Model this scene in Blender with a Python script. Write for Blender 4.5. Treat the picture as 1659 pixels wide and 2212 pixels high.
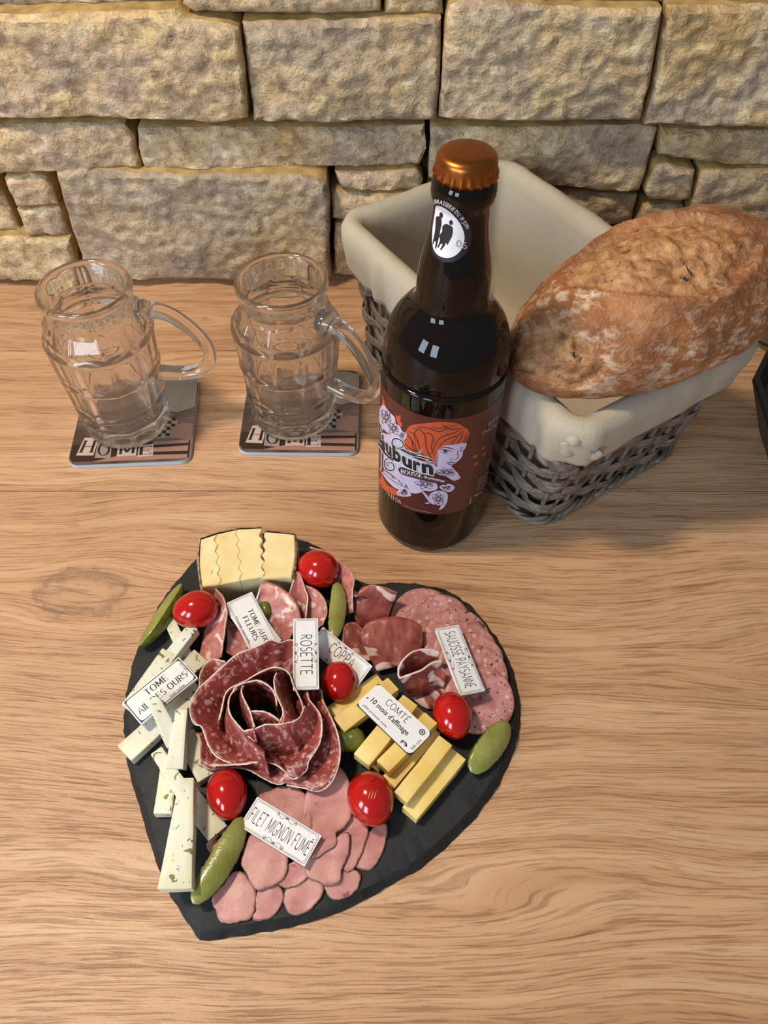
import bpy, bmesh, math, random
import numpy as np
from mathutils import Vector, Matrix, noise
from mathutils.geometry import delaunay_2d_cdt

for o in list(bpy.data.objects): bpy.data.objects.remove(o, do_unlink=True)
SC = bpy.context.scene
COL = SC.collection
random.seed(7)

# ---------------------------------------------------------------- camera, light, exposure
FPX, CX, CY, CAMH = 1661.0, 785.0, 1106.0, 0.48
PITCH = math.atan(FPX / 1264.0)
cam = bpy.data.cameras.new('camera'); camo = bpy.data.objects.new('camera', cam); COL.objects.link(camo)
cam.sensor_fit = 'VERTICAL'; cam.sensor_height = 24.0; cam.sensor_width = 18.0
cam.lens = FPX / 2212.0 * 24.0
cam.shift_x = (829.5 - CX) / 2212.0
cam.clip_start = 0.01
camo.location = (0, 0, CAMH); camo.rotation_euler = (math.pi / 2 - PITCH, 0, 0)
SC.camera = camo

SC.view_settings.view_transform = 'Standard'; SC.view_settings.look = 'None'
SC.view_settings.gamma = 1.0; SC.view_settings.use_curve_mapping = False
SC.view_settings.exposure = 0.0

world = bpy.data.worlds.new('room_light'); SC.world = world; world.use_nodes = True
bg = world.node_tree.nodes['Background']; bg.inputs[0].default_value = (0.80, 0.87, 1.0, 1); bg.inputs[1].default_value = 0.22

def area(name, loc, target, sx, sy, power, col, shape='RECTANGLE'):
    l = bpy.data.lights.new(name, 'AREA'); l.shape = shape; l.size = sx
    if shape in ('RECTANGLE', 'ELLIPSE'): l.size_y = sy
    l.energy = power; l.color = col
    o = bpy.data.objects.new(name, l); COL.objects.link(o); o.location = loc
    o.rotation_euler = (Vector(target) - Vector(loc)).to_track_quat('-Z', 'Y').to_euler()
    return o
area('ceiling_lamp', (-0.54, 0.31, 1.25), (-0.10, 0.33, 0), 0.16, 0.16, 13.2, (1.0, 0.84, 0.64), 'DISK')
area('window_light', (-1.75, -1.05, 0.95), (0, 0.35, 0.05), 0.50, 1.0, 23, (0.70, 0.85, 1.0))
area('window_light_second', (-1.05, -1.65, 0.95), (0, 0.35, 0.05), 0.50, 1.0, 23, (0.72, 0.86, 1.0))

# ---------------------------------------------------------------- photo pixel -> place
SP, CP = math.sin(PITCH), math.cos(PITCH)
def ray(u, v):
    a = (u - CX) / FPX; b = (v - CY) / FPX
    return Vector((a, CP - b * SP, -SP - b * CP))
def P(u, v, z=0.0):            # point on the level at height z
    d = ray(u, v); t = (z - CAMH) / d.z
    return Vector((d.x * t, d.y * t, z))
def PY(u, v, Y):               # point on the upright plane at depth Y
    d = ray(u, v); t = Y / d.y
    return Vector((d.x * t, Y, CAMH + d.z * t))

# ---------------------------------------------------------------- object helpers
def link(name, me, mat=None, parent=None, smooth=False, loc=None):
    o = bpy.data.objects.new(name, me); COL.objects.link(o)
    if mat is not None:
        for m in (mat if isinstance(mat, (list, tuple)) else [mat]): me.materials.append(m)
    if smooth: me.polygons.foreach_set('use_smooth', [True] * len(me.polygons))
    if parent is not None: o.parent = parent
    if loc is not None: o.location = loc
    return o
def tag(o, label, cat, group=None, kind=None):
    if label: o['label'] = label
    if cat: o['category'] = cat
    if group: o['group'] = group
    if kind: o['kind'] = kind
    return o
def thing(name, label, cat, loc=(0, 0, 0), rz=0, group=None):
    o = bpy.data.objects.new(name, None); COL.objects.link(o); o.empty_display_size = 0.02
    o.location = loc; o.rotation_euler = (0, 0, rz)
    return tag(o, label, cat, group)
def mk(name, V, F, mat=None, parent=None, smooth=True, mi=None, origin=None, sharp=None):
    """mesh from world-space points; a top-level mesh gets its origin at its base, a child keeps its parent's frame"""
    V = [Vector(v) for v in V]
    if parent is not None:
        inv = pm(parent).inverted(); V = [inv @ v for v in V]; loc = None
    else:
        if origin is None:
            origin = Vector((sum(v.x for v in V) / len(V), sum(v.y for v in V) / len(V), min(v.z for v in V)))
        V = [v - origin for v in V]; loc = origin
    me = bpy.data.meshes.new(name); me.from_pydata([tuple(v) for v in V], [], [tuple(f) for f in F]); me.update()
    if mi is not None: 
        o = link(name, me, mat, parent, smooth, loc); me.polygons.foreach_set('material_index', mi)
    else: o = link(name, me, mat, parent, smooth, loc)
    if sharp:
        try: me.set_sharp_from_angle(angle=math.radians(sharp))
        except Exception: pass
    return o
def pm(o):
    m = Matrix.Translation(o.location) @ o.rotation_euler.to_matrix().to_4x4()
    return m if o.parent is None else pm(o.parent) @ m

def catmull(pts, n, closed=False):
    pts = [Vector(p) for p in pts]; m = len(pts)
    segs = m if closed else m - 1
    L = [0.0]
    for i in range(segs): L.append(L[-1] + max((pts[(i + 1) % m] - pts[i]).length, 1e-9))
    out = []
    for k in range(n):
        s = L[-1] * (k / n if closed else k / (n - 1))
        i = 0
        while i < segs - 1 and L[i + 1] < s: i += 1
        t = (s - L[i]) / (L[i + 1] - L[i])
        if closed: p0, p1, p2, p3 = pts[i - 1], pts[i], pts[(i + 1) % m], pts[(i + 2) % m]
        else:
            p1, p2 = pts[i], pts[i + 1]
            p0 = pts[i - 1] if i > 0 else p1 * 2 - p2
            p3 = pts[i + 2] if i + 2 < m else p2 * 2 - p1
        out.append(0.5 * ((2 * p1) + (p2 - p0) * t + (2 * p0 - 5 * p1 + 4 * p2 - p3) * t * t + (3 * p1 - p0 - 3 * p2 + p3) * t ** 3))
    return out
def nz(p, s, seed=0.0):
    return noise.noise(Vector((p[0] * s + seed, p[1] * s - seed * 1.7, p[2] * s + seed * 0.6)))
def tube(path, rad, seg=8, closed=False, flat=1.0, up=None, cap=True):
    """swept tube; rad a number or list; flat squeezes across 'up'"""
    path = [Vector(p) for p in path]; n = len(path); V = []; F = []
    prev = None
    for i, p in enumerate(path):
        if closed: t = path[(i + 1) % n] - path[i - 1]
        else: t = path[min(i + 1, n - 1)] - path[max(i - 1, 0)]
        t.normalize()
        ref = up if up is not None else (prev if prev is not None else (Vector((0, 0, 1)) if abs(t.z) < 0.9 else Vector((1, 0, 0))))
        a = (ref - t * ref.dot(t)).normalized(); b = t.cross(a); prev = a
        r = rad[i] if isinstance(rad, (list, tuple)) else rad
        for k in range(seg):
            w = 2 * math.pi * k / seg
            V.append(p + a * (r * math.cos(w)) + b * (r * flat * math.sin(w)))
    m = n if closed else n - 1
    for i in range(m):
        for k in range(seg):
            j = (i + 1) % n; k2 = (k + 1) % seg
            F.append((i * seg + k, i * seg + k2, j * seg + k2, j * seg + k))
    if cap and not closed:
        F.append(tuple(reversed(range(seg)))); F.append(tuple(range((n - 1) * seg, n * seg)))
    return V, F
def lathe(prof, seg=64, closed=False, rf=None):
    V = []; F = []
    for (r, z) in prof:
        for k in range(seg):
            a = 2 * math.pi * k / seg; rr = r if rf is None else rf(r, z, a)
            V.append(Vector((rr * math.cos(a), rr * math.sin(a), z)))
    n = len(prof)
    for i in range(n - 1 if not closed else n):
        j = (i + 1) % n
        for k in range(seg):
            k2 = (k + 1) % seg
            F.append((i * seg + k, i * seg + k2, j * seg + k2, j * seg + k))
    return V, F
def cat_mesh(parts):
    V = []; F = []
    for v, f in parts:
        b = len(V); V += list(v); F += [tuple(i + b for i in q) for q in f]
    return V, F
def sheet(rows, nu=40, nv=10, thick=0.0012, amp=0.0, fs=120, seed=0.0, ztop=None):
    """thin curved sheet through rows of 3D polylines; material 0 faces, 1 rim (the whole border)"""
    R = [catmull(r, nu) for r in rows]
    cols = [catmull([R[i][k] for i in range(len(R))], nv) for k in range(nu)] if len(R) > 2 else \
           [[R[0][k].lerp(R[1][k], j / (nv - 1)) for j in range(nv)] for k in range(nu)]
    G = [[cols[k][j] for k in range(nu)] for j in range(nv)]
    N = [[None] * nu for _ in range(nv)]
    for j in range(nv):
        for k in range(nu):
            du = G[j][min(k + 1, nu - 1)] - G[j][max(k - 1, 0)]; dv = G[min(j + 1, nv - 1)][k] - G[max(j - 1, 0)][k]
            n = du.cross(dv); N[j][k] = n.normalized() if n.length > 1e-12 else Vector((0, 0, 1))
    V = []
    for side in (0.5, -0.5):
        for j in range(nv):
            for k in range(nu):
                p = G[j][k]; d = amp * nz(p, fs, seed) + amp * 0.5 * nz(p, fs * 2.3, seed + 5)
                V.append(p + N[j][k] * (thick * side + d))
    F = []; mi = []
    o = nu * nv
    for j in range(nv - 1):
        for k in range(nu - 1):
            a, b, c, d = j * nu + k, j * nu + k + 1, (j + 1) * nu + k + 1, (j + 1) * nu + k
            F.append((a, b, c, d)); F.append((o + d, o + c, o + b, o + a)); mi += [0, 0]
    border = [(0, k) for k in range(nu)] + [(j, nu - 1) for j in range(1, nv)] + [(nv - 1, k) for k in range(nu - 2, -1, -1)] + [(j, 0) for j in range(nv - 2, 0, -1)]
    for i in range(len(border)):
        (j1, k1), (j2, k2) = border[i], border[(i + 1) % len(border)]
        a, b = j1 * nu + k1, j2 * nu + k2
        F.append((b, a, o + a, o + b)); mi.append(1)
    return V, F, mi, R[0]
def slab(outline, zf, thick, rings=6, amp=0.0, fs=150, seed=0, n=56, edge=0.0006, jag=0.0):
    """flat slice with rounded rim: outline = list of (x,y) points (closed), zf(x,y) = height of its under side"""
    pts = catmull([Vector((p[0], p[1], 0)) for p in outline], n, True)
    c = sum(pts, Vector()) / n
    pts = [p + (p - c).normalized() * (jag * (nz(p, 170, seed + 1) + 0.6 * nz(p, 520, seed + 4))) for p in pts]
    V = []; F = []; mi = []
    def add(ring, h): 
        for p in ring: 
            V.append(Vector((p.x, p.y, zf(p.x, p.y) + h + amp * nz((p.x, p.y, 0.3), fs, seed))))
    fr = [i / rings for i in range(1, rings + 1)]
    V.append(Vector((c.x, c.y, zf(c.x, c.y) + thick + amp * nz((c.x, c.y, .3), fs, seed))))
    for f in fr:
        k = f if f < 1 else 1 - edge / max((pts[0] - c).length, 1e-6)
        add([c + (p - c) * k for p in pts], thick)
    add(pts, thick * 0.6); add(pts, thick * 0.15)
    add([c + (p - c) * 0.97 for p in pts], 0.0)
    V.append(Vector((c.x, c.y, zf(c.x, c.y))))
    for k in range(n): F.append((0, 1 + k, 1 + (k + 1) % n)); mi.append(0)
    nr = rings + 3
    for r in range(nr - 1):
        for k in range(n):
            a = 1 + r * n
            F.append((a + k, a + n + k, a + n + (k + 1) % n, a + (k + 1) % n)); mi.append(0 if r < rings - 1 else 1)
    last = 1 + (nr - 1) * n
    for k in range(n): F.append((last + (k + 1) % n, last + k, len(V) - 1)); mi.append(0)
    return V, F, mi
def bevel_box(sx, sy, sz, r=0.0008):
    """box centred in x,y with its bottom at z=0, edges rounded"""
    bm = bmesh.new(); bmesh.ops.create_cube(bm, size=1.0)
    for v in bm.verts: v.co = Vector((v.co.x * sx, v.co.y * sy, (v.co.z + 0.5) * sz))
    bmesh.ops.bevel(bm, geom=list(bm.edges), offset=r, segments=2, affect='EDGES', profile=0.6)
    V = [v.co.copy() for v in bm.verts]; F = [tuple(v.index for v in f.verts) for f in bm.faces]; bm.free()
    return V, F
def pxz(pts, zf):
    """pixels onto a sloping surface z = zf(x,y)"""
    out = []
    for (u, v) in pts:
        z = 0.02
        for _ in range(6):
            p = P(u, v, z); z = zf(p.x, p.y)
        out.append(P(u, v, z))
    return out
def plane_z(p0, z0, p1, z1):
    """height that runs from z0 at p0 to z1 at p1 (level across)"""
    d = Vector((p1[0] - p0[0], p1[1] - p0[1])); L2 = d.length_squared
    return lambda x, y: z0 + (z1 - z0) * ((x - p0[0]) * d.x + (y - p0[1]) * d.y) / L2

# ---------------------------------------------------------------- material helpers
class NT:
    def __init__(s, name):
        s.m = bpy.data.materials.new(name); s.m.use_nodes = True
        s.t = s.m.node_tree; s.b = s.t.nodes['Principled BSDF']; s.out = s.t.nodes['Material Output']
    def n(s, typ, **kw):
        nd = s.t.nodes.new(typ)
        for k, v in kw.items():
            if k.startswith('i_'): nd.inputs[int(k[2:])].default_value = v
            else: setattr(nd, k, v)
        return nd
    def l(s, a, b): s.t.links.new(a, b)
    def coord(s, kind='Object'): return s.n('ShaderNodeTexCoord').outputs[kind]
    def mapping(s, src, scale=(1, 1, 1), loc=(0, 0, 0), rot=(0, 0, 0)):
        m = s.n('ShaderNodeMapping'); s.l(src, m.inputs[0])
        m.inputs['Scale'].default_value = scale; m.inputs['Location'].default_value = loc; m.inputs['Rotation'].default_value = rot
        return m.outputs[0]
    def noise(s, src, scale, detail=4, rough=0.55, dist=0.0):
        n = s.n('ShaderNodeTexNoise'); s.l(src, n.inputs['Vector'])
        n.inputs['Scale'].default_value = scale; n.inputs['Detail'].default_value = detail; n.inputs['Roughness'].default_value = rough; n.inputs['Distortion'].default_value = dist
        return n.outputs['Fac']
    def voro(s, src, scale, feature='F1', rnd=1.0, out='Distance'):
        n = s.n('ShaderNodeTexVoronoi'); n.feature = feature; s.l(src, n.inputs['Vector']); n.inputs['Scale'].default_value = scale
        n.inputs['Randomness'].default_value = rnd
        return n.outputs[out]
    def ramp(s, fac, stops, interp='LINEAR'):
        r = s.n('ShaderNodeValToRGB'); s.l(fac, r.inputs[0]); cr = r.color_ramp; cr.interpolation = interp
        while len(cr.elements) < len(stops): cr.elements.new(0.5)
        for e, (p, c) in zip(cr.elements, stops):
            e.position = p; e.color = (c if len(c) == 4 else tuple(c) + (1,)) if not isinstance(c, (int, float)) else (c, c, c, 1)
        return r.outputs[0]
    def mix(s, fac, a, b, typ='MIX'):
        n = s.n('ShaderNodeMix'); n.data_type = 'RGBA'; n.blend_type = typ
        for i, x in ((0, fac), (6, a), (7, b)):
            if hasattr(x, 'is_output'): s.l(x, n.inputs[i])
            elif i == 0: n.inputs[0].default_value = x
            else: n.inputs[i].default_value = tuple(x) + (1,) if len(x) == 3 else x
        return n.outputs[2]
    def math(s, op, a, b=None, clamp=False):
        n = s.n('ShaderNodeMath'); n.operation = op; n.use_clamp = clamp
        for i, x in ((0, a), (1, b)):
            if x is None: continue
            if hasattr(x, 'is_output'): s.l(x, n.inputs[i])
            else: n.inputs[i].default_value = x
        return n.outputs[0]
    def rnd(s): return s.n('ShaderNodeObjectInfo').outputs['Random']
    def shifted(s, src, amt=7.0):
        """object coordinates moved by a different amount for each object"""
        n = s.n('ShaderNodeVectorMath'); n.operation = 'ADD'; s.l(src, n.inputs[0])
        c = s.n('ShaderNodeCombineXYZ'); r = s.math('MULTIPLY', s.rnd(), amt)
        for i in range(3): s.l(r, c.inputs[i])
        s.l(c.outputs[0], n.inputs[1]); return n.outputs[0]
    def bump(s, h, strength=0.5, dist=0.001, prev=None):
        b = s.n('ShaderNodeBump'); s.l(h, b.inputs['Height']); b.inputs['Strength'].default_value = strength; b.inputs['Distance'].default_value = dist
        if prev is not None: s.l(prev, b.inputs['Normal'])
        s.l(b.outputs[0], s.b.inputs['Normal']); return b.outputs[0]
    def col(s, c):
        if hasattr(c, 'is_output'): s.l(c, s.b.inputs['Base Color'])
        else: s.b.inputs['Base Color'].default_value = tuple(c) + (1,)
    def rough(s, c):
        if hasattr(c, 'is_output'): s.l(c, s.b.inputs['Roughness'])
        else: s.b.inputs['Roughness'].default_value = c
    def set(s, **kw):
        for k, v in kw.items():
            k = k.replace('_', ' ')
            for i in s.b.inputs:
                if i.name.lower() == k.lower(): i.default_value = v
        return s
def plain(name, c, rough=0.5, **kw):
    n = NT(name); n.col(c); n.rough(rough); n.set(**kw); return n.m
def srgb(h):
    h = h.lstrip('#'); v = [int(h[i:i + 2], 16) / 255 for i in (0, 2, 4)]
    return tuple(x / 12.92 if x <= 0.04045 else ((x + 0.055) / 1.055) ** 2.4 for x in v)
# ---------------------------------------------------------------- materials
MAT = {}
def m_wood():
    n = NT('oak_worktop'); co = n.shifted(n.coord(), 9.0)
    pos = n.n('ShaderNodeNewGeometry').outputs['Position']
    ps = n.n('ShaderNodeSeparateXYZ'); n.l(pos, ps.inputs[0]); px, py = ps.outputs[0], ps.outputs[1]
    def eye(kx, ky, rx, ry):
        a = n.math('DIVIDE', n.math('SUBTRACT', px, kx), rx); b = n.math('DIVIDE', n.math('SUBTRACT', py, ky), ry)
        d2 = n.math('ADD', n.math('MULTIPLY', a, a), n.math('MULTIPLY', b, b))
        e = n.math('POWER', 2.718, n.math('MULTIPLY', d2, -1.0))
        return d2, n.math('MULTIPLY', e, n.math('SUBTRACT', py, ky))
    d2, k1 = eye(-0.205, 0.292, 0.045, 0.028); _, k2 = eye(0.085, 0.092, 0.10, 0.030); _, k3 = eye(-0.17, 0.60, 0.10, 0.022); _, k4 = eye(0.33, 0.235, 0.12, 0.03)
    w1 = n.noise(n.mapping(co, (2.4, 5.0, 1)), 1.0, 2, 0.5)
    w2 = n.noise(n.mapping(co, (9.0, 30.0, 1)), 1.0, 2, 0.5)
    sep = n.n('ShaderNodeSeparateXYZ'); n.l(co, sep.inputs[0])
    yy = n.math('ADD', n.math('ADD', sep.outputs[1], n.math('MULTIPLY', w1, 0.07)), n.math('MULTIPLY', w2, 0.010))
    yy = n.math('SUBTRACT', yy, n.math('MULTIPLY', n.math('ADD', n.math('ADD', k1, k2), n.math('ADD', k3, k4)), 0.9))
    cb = n.n('ShaderNodeCombineXYZ'); n.l(sep.outputs[0], cb.inputs[0]); n.l(yy, cb.inputs[1]); g = cb.outputs[0]
    rings = n.noise(n.mapping(g, (1.2, 85, 1)), 1.0, 3, 0.6)
    s1 = n.noise(n.mapping(g, (24, 760, 1)), 1.0, 3, 0.58, 0.15)
    s2 = n.noise(n.mapping(g, (20, 640, 1), (4.3, 1.7, 0)), 1.0, 3, 0.58, 0.15)
    fine = n.noise(n.mapping(g, (90, 1500, 1)), 1.0, 2, 0.5)
    broad = n.noise(n.mapping(co, (3, 8, 1)), 1.0, 2)
    c = n.ramp(rings, [(0.30, srgb('#b68862')), (0.50, srgb('#d0a37b')), (0.70, srgb('#dab48d'))])
    st = n.math('MULTIPLY', n.ramp(s1, [(0.38, 1.0), (0.48, 0.0)]), n.ramp(rings, [(0.36, 0.95), (0.66, 0.45)]))
    c = n.mix(n.math('MULTIPLY', st, 0.78), c, srgb('#88603f'))
    sd = n.math('MULTIPLY', n.ramp(s2, [(0.32, 1.0), (0.39, 0.0)]), n.ramp(broad, [(0.35, 1.0), (0.62, 0.35)]))
    c = n.mix(n.math('MULTIPLY', sd, 0.85), c, srgb('#6a4630'))
    crk = n.noise(n.mapping(g, (2.2, 90, 1), (3.1, 7.7, 0)), 1.0, 3, 0.55)
    c = n.mix(n.ramp(crk, [(0.225, 0.9), (0.25, 0.0)]), c, srgb('#33211a'))
    c = n.mix(n.ramp(broad, [(0.35, 0.35), (0.65, 0.0)]), c, srgb('#a97a56'))
    kn = n.ramp(n.math('ADD', n.math('MULTIPLY', d2, 0.55), n.math('MULTIPLY', n.math('SUBTRACT', n.noise(pos, 60, 4, 0.6), 0.5), 0.9)), [(0.05, 0.10), (0.26, 0.62), (0.34, 0.15), (0.48, 0.0)])
    c = n.mix(kn, c, srgb('#80604d'))
    n.col(c); n.rough(n.ramp(fine, [(0.3, 0.46), (0.7, 0.34)]))
    n.set(Specular_IOR_Level=0.5)
    h = n.math('SUBTRACT', n.math('MULTIPLY', fine, 0.35), n.math('ADD', n.math('MULTIPLY', st, 0.8), sd))
    nb = n.bump(h, 0.6, 0.0005); n.bump(n.noise(pos, 1400, 2), 0.30, 0.0006, nb)
    return n.m
def m_stone():
    n = NT('split_sandstone'); co = n.shifted(n.coord(), 5.0)
    a = n.noise(co, 13, 5, 0.6, 0.4); b = n.noise(co, 62, 6, 0.68, 0.4); d = n.noise(n.mapping(co, (0.75, 1, 1.35)), 125, 5, 0.65, 0.6); f = n.noise(co, 420, 3, 0.6)
    c = n.ramp(a, [(0.28, srgb('#a48c77')), (0.43, srgb('#c6ae92')), (0.55, srgb('#dfc293')), (0.70, srgb('#cfa96c'))])
    c = n.mix(n.ramp(b, [(0.36, 0.6), (0.55, 0.0)]), c, srgb('#8c7766'))
    c = n.mix(n.ramp(b, [(0.55, 0.0), (0.68, 0.65)]), c, srgb('#f0e0c2'))
    c = n.mix(n.ramp(d, [(0.33, 0.6), (0.47, 0.0)]), c, srgb('#856e58'))
    c = n.mix(n.ramp(d, [(0.58, 0.0), (0.72, 0.5)]), c, srgb('#eddcbc'))
    c = n.mix(n.ramp(n.rnd(), [(0.0, 0.32), (0.40, 0.0), (0.80, 0.0), (1.0, 0.12)]), c, srgb('#867a6e'))
    c = n.mix(n.ramp(f, [(0.27, 0.5), (0.40, 0.0)]), c, srgb('#5d4a3a'))
    n.col(c); n.rough(0.85)
    hb = n.math('ADD', n.math('ADD', b, n.math('MULTIPLY', d, 0.55)), n.math('MULTIPLY', f, 0.12))
    n.bump(hb, 1.0, 0.0046)
    return n.m
def m_stone_side():
    n = NT('stone_side'); co = n.coord(); a = n.noise(co, 60, 4)
    n.col(n.ramp(a, [(0.35, srgb('#8f7344')), (0.65, srgb('#b99a60'))])); n.rough(0.85); n.bump(a, 0.7, 0.002); return n.m
def m_slate():
    n = NT('slate'); co = n.coord()
    a = n.noise(co, 60, 6, 0.65); b = n.noise(co, 420, 3)
    n.col(n.ramp(a, [(0.3, srgb('#191a1b')), (0.7, srgb('#292b2b'))])); n.rough(n.ramp(a, [(0.3, 0.5), (0.7, 0.68)])); n.set(Specular_IOR_Level=0.35)
    n.bump(n.math('ADD', a, n.math('MULTIPLY', b, 0.25)), 0.5, 0.0012); return n.m
def m_salami(dark=False):
    n = NT('cured_sausage'); co = n.shifted(n.coord(), 3.0)
    w = n.mapping(co, (1, 1, 0.75))
    v = n.voro(w, 235, 'F1', 1.0); nn = n.noise(co, 210, 4, 0.65); big = n.noise(co, 90, 3)
    fat = n.math('ADD', v, n.math('MULTIPLY', n.math('SUBTRACT', nn, 0.5), 1.9))
    n2 = n.noise(n.mapping(co, (1, 1, 0.6)), 150, 3, 0.6, 1.5)
    c = n.ramp(big, [(0.35, srgb('#78302b')), (0.65, srgb('#9a4640'))])
    c = n.mix(n.ramp(fat, [(0.16, 0.8), (0.34, 0.0)]), c, srgb('#c9978d'))
    c = n.mix(n.ramp(n2, [(0.57, 0.0), (0.64, 0.75)]), c, srgb('#c9978d'))
    n.col(c); n.rough(0.36); n.set(Subsurface_Weight=0.0, Specular_IOR_Level=0.5)
    n.bump(nn, 0.35, 0.0006); return n.m
def m_ham():
    n = NT('smoked_fillet'); co = n.shifted(n.coord(), 3.0)
    a = n.noise(n.mapping(co, (1, 1.6, 1)), 60, 4); b = n.noise(co, 420, 3); s = n.voro(co, 55, 'DISTANCE_TO_EDGE')
    c = n.ramp(a, [(0.30, srgb('#b06b68')), (0.52, srgb('#c58882')), (0.75, srgb('#c58f7e'))])
    c = n.mix(n.ramp(n.noise(co, 130, 2), [(0.70, 0.0), (0.74, 0.8)]), c, srgb('#7c3f3a'))
    n.col(c); n.rough(0.42); n.bump(b, 0.25, 0.0005); return n.m
def m_ham_rind():
    n = NT('smoked_rind'); a = n.noise(n.coord(), 300, 3)
    n.col(n.ramp(a, [(0.35, srgb('#6b4a3a')), (0.65, srgb('#9a7c6c'))])); n.rough(0.5); return n.m
def m_saucisse():
    n = NT('country_sausage'); co = n.shifted(n.coord(), 3.0)
    v = n.voro(co, 190, 'F1', 1.0); w = n.noise(co, 160, 3); sp = n.noise(co, 330, 2)
    c = n.ramp(w, [(0.35, srgb('#b2706b')), (0.65, srgb('#cd9690'))])
    fat = n.math('ADD', v, n.math('MULTIPLY', n.math('SUBTRACT', w, 0.5), 0.8))
    c = n.mix(n.ramp(fat, [(0.14, 0.85), (0.28, 0.0)]), c, srgb('#e6bfb0'))
    c = n.mix(n.ramp(sp, [(0.63, 0.0), (0.67, 0.9)]), c, srgb('#453430'))
    n.col(c); n.rough(0.45); n.bump(sp, 0.25, 0.0005); return n.m
def m_coppa():
    n = NT('coppa_meat'); co = n.shifted(n.coord(), 3.0)
    a = n.noise(co, 42, 2, 0.5, 0.8); b = n.noise(co, 120, 4)
    c = n.ramp(b, [(0.3, srgb('#75332b')), (0.7, srgb('#a05548'))])
    fatm = n.ramp(a, [(0.575, 0.0), (0.61, 1.0)])
    c = n.mix(fatm, c, srgb('#dcbdb4'))
    n.col(c); n.rough(0.34); n.bump(b, 0.4, 0.0008); return n.m
def m_bacon():
    n = NT('dry_cured_ham'); co = n.shifted(n.coord(), 3.0)
    a = n.noise(n.mapping(co, (1, 1, 0.5)), 70, 3, 0.6, 1.0); b = n.noise(co, 260, 4)
    c = n.ramp(b, [(0.3, srgb('#a8615a')), (0.7, srgb('#c9877c'))])
    c = n.mix(n.ramp(a, [(0.56, 0.0), (0.62, 0.9)]), c, srgb('#e6cdc6'))
    n.col(c); n.rough(0.36); n.bump(b, 0.35, 0.0006); return n.m
def m_herb():
    n = NT('herb_cheese'); co = n.shifted(n.coord(), 3.0)
    a = n.noise(co, 40, 3)
    st = n.noise(n.mapping(co, (1, 1, 1), rot=(0.3, 0.2, 0.6)), 150, 2, 0.5, 1.4)
    c = n.ramp(a, [(0.35, srgb('#ddd6b4')), (0.65, srgb('#dadcce'))])
    c = n.mix(n.ramp(n.noise(co, 120, 2), [(0.66, 0.0), (0.72, 0.45)]), c, srgb('#c6c7a8'))
    sb = n.noise(n.mapping(co, (1, 1, 1), (5, 2, 1)), 330, 1, 0.5, 1.2)
    c = n.mix(n.ramp(sb, [(0.74, 0.0), (0.77, 0.8)]), c, srgb('#7a763f'))
    c = n.mix(n.ramp(st, [(0.64, 0.0), (0.665, 0.95)]), c, srgb('#67642f'))
    n.col(c); n.rough(0.42); n.set(Subsurface_Weight=0.15, Subsurface_Scale=0.003); n.bump(a, 0.2, 0.0008); return n.m
def m_comte():
    n = NT('pressed_cheese'); co = n.shifted(n.coord(), 3.0); a = n.noise(co, 60, 3); b = n.noise(co, 600, 2)
    n.col(n.ramp(a, [(0.3, srgb('#e9c566')), (0.7, srgb('#f1d88c'))])); n.rough(0.42)
    n.set(Subsurface_Weight=0.15, Subsurface_Scale=0.003); n.bump(b, 0.12, 0.0004); return n.m
def m_tome():
    n = NT('tomme_paste'); co = n.shifted(n.coord(), 3.0); a = n.noise(co, 45, 3); v = n.noise(co, 200, 2)
    c = n.ramp(a, [(0.3, srgb('#e9cd8c')), (0.7, srgb('#f2e2b2'))])
    c = n.mix(n.ramp(v, [(0.735, 0.0), (0.76, 0.8)]), c, srgb('#a5752f'))
    n.col(c); n.rough(0.42); n.set(Subsurface_Weight=0.15, Subsurface_Scale=0.003); return n.m
def m_rind():
    n = NT('cheese_rind'); co = n.coord(); a = n.noise(co, 300, 4)
    n.col(n.ramp(a, [(0.35, srgb('#5d4632')), (0.55, srgb('#a78a63')), (0.75, srgb('#d8d0bb'))])); n.rough(0.85); n.bump(a, 0.8, 0.0012); return n.m
def m_tomato():
    n = NT('tomato_skin'); a = n.noise(n.coord(), 40, 2)
    n.col(n.ramp(a, [(0.3, srgb('#a60e09')), (0.7, srgb('#bf170d'))])); n.rough(0.14); n.set(Subsurface_Weight=0.08, Subsurface_Scale=0.004, Coat_Weight=0.3, Coat_Roughness=0.05); return n.m
def m_gherkin(cut):
    n = NT('gherkin_cut' if cut else 'gherkin_skin'); co = n.shifted(n.coord(), 3.0); a = n.noise(co, 90, 3); b = n.noise(co, 480, 3)
    if cut: n.col(n.ramp(a, [(0.3, srgb('#7f843a')), (0.7, srgb('#9b9c55'))]))
    else: n.col(n.ramp(a, [(0.3, srgb('#4c5519')), (0.7, srgb('#70762a'))]))
    n.rough(0.25); n.bump(b, 0.35 if cut else 0.6, 0.0006); n.set(Coat_Weight=0.2); return n.m
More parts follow.
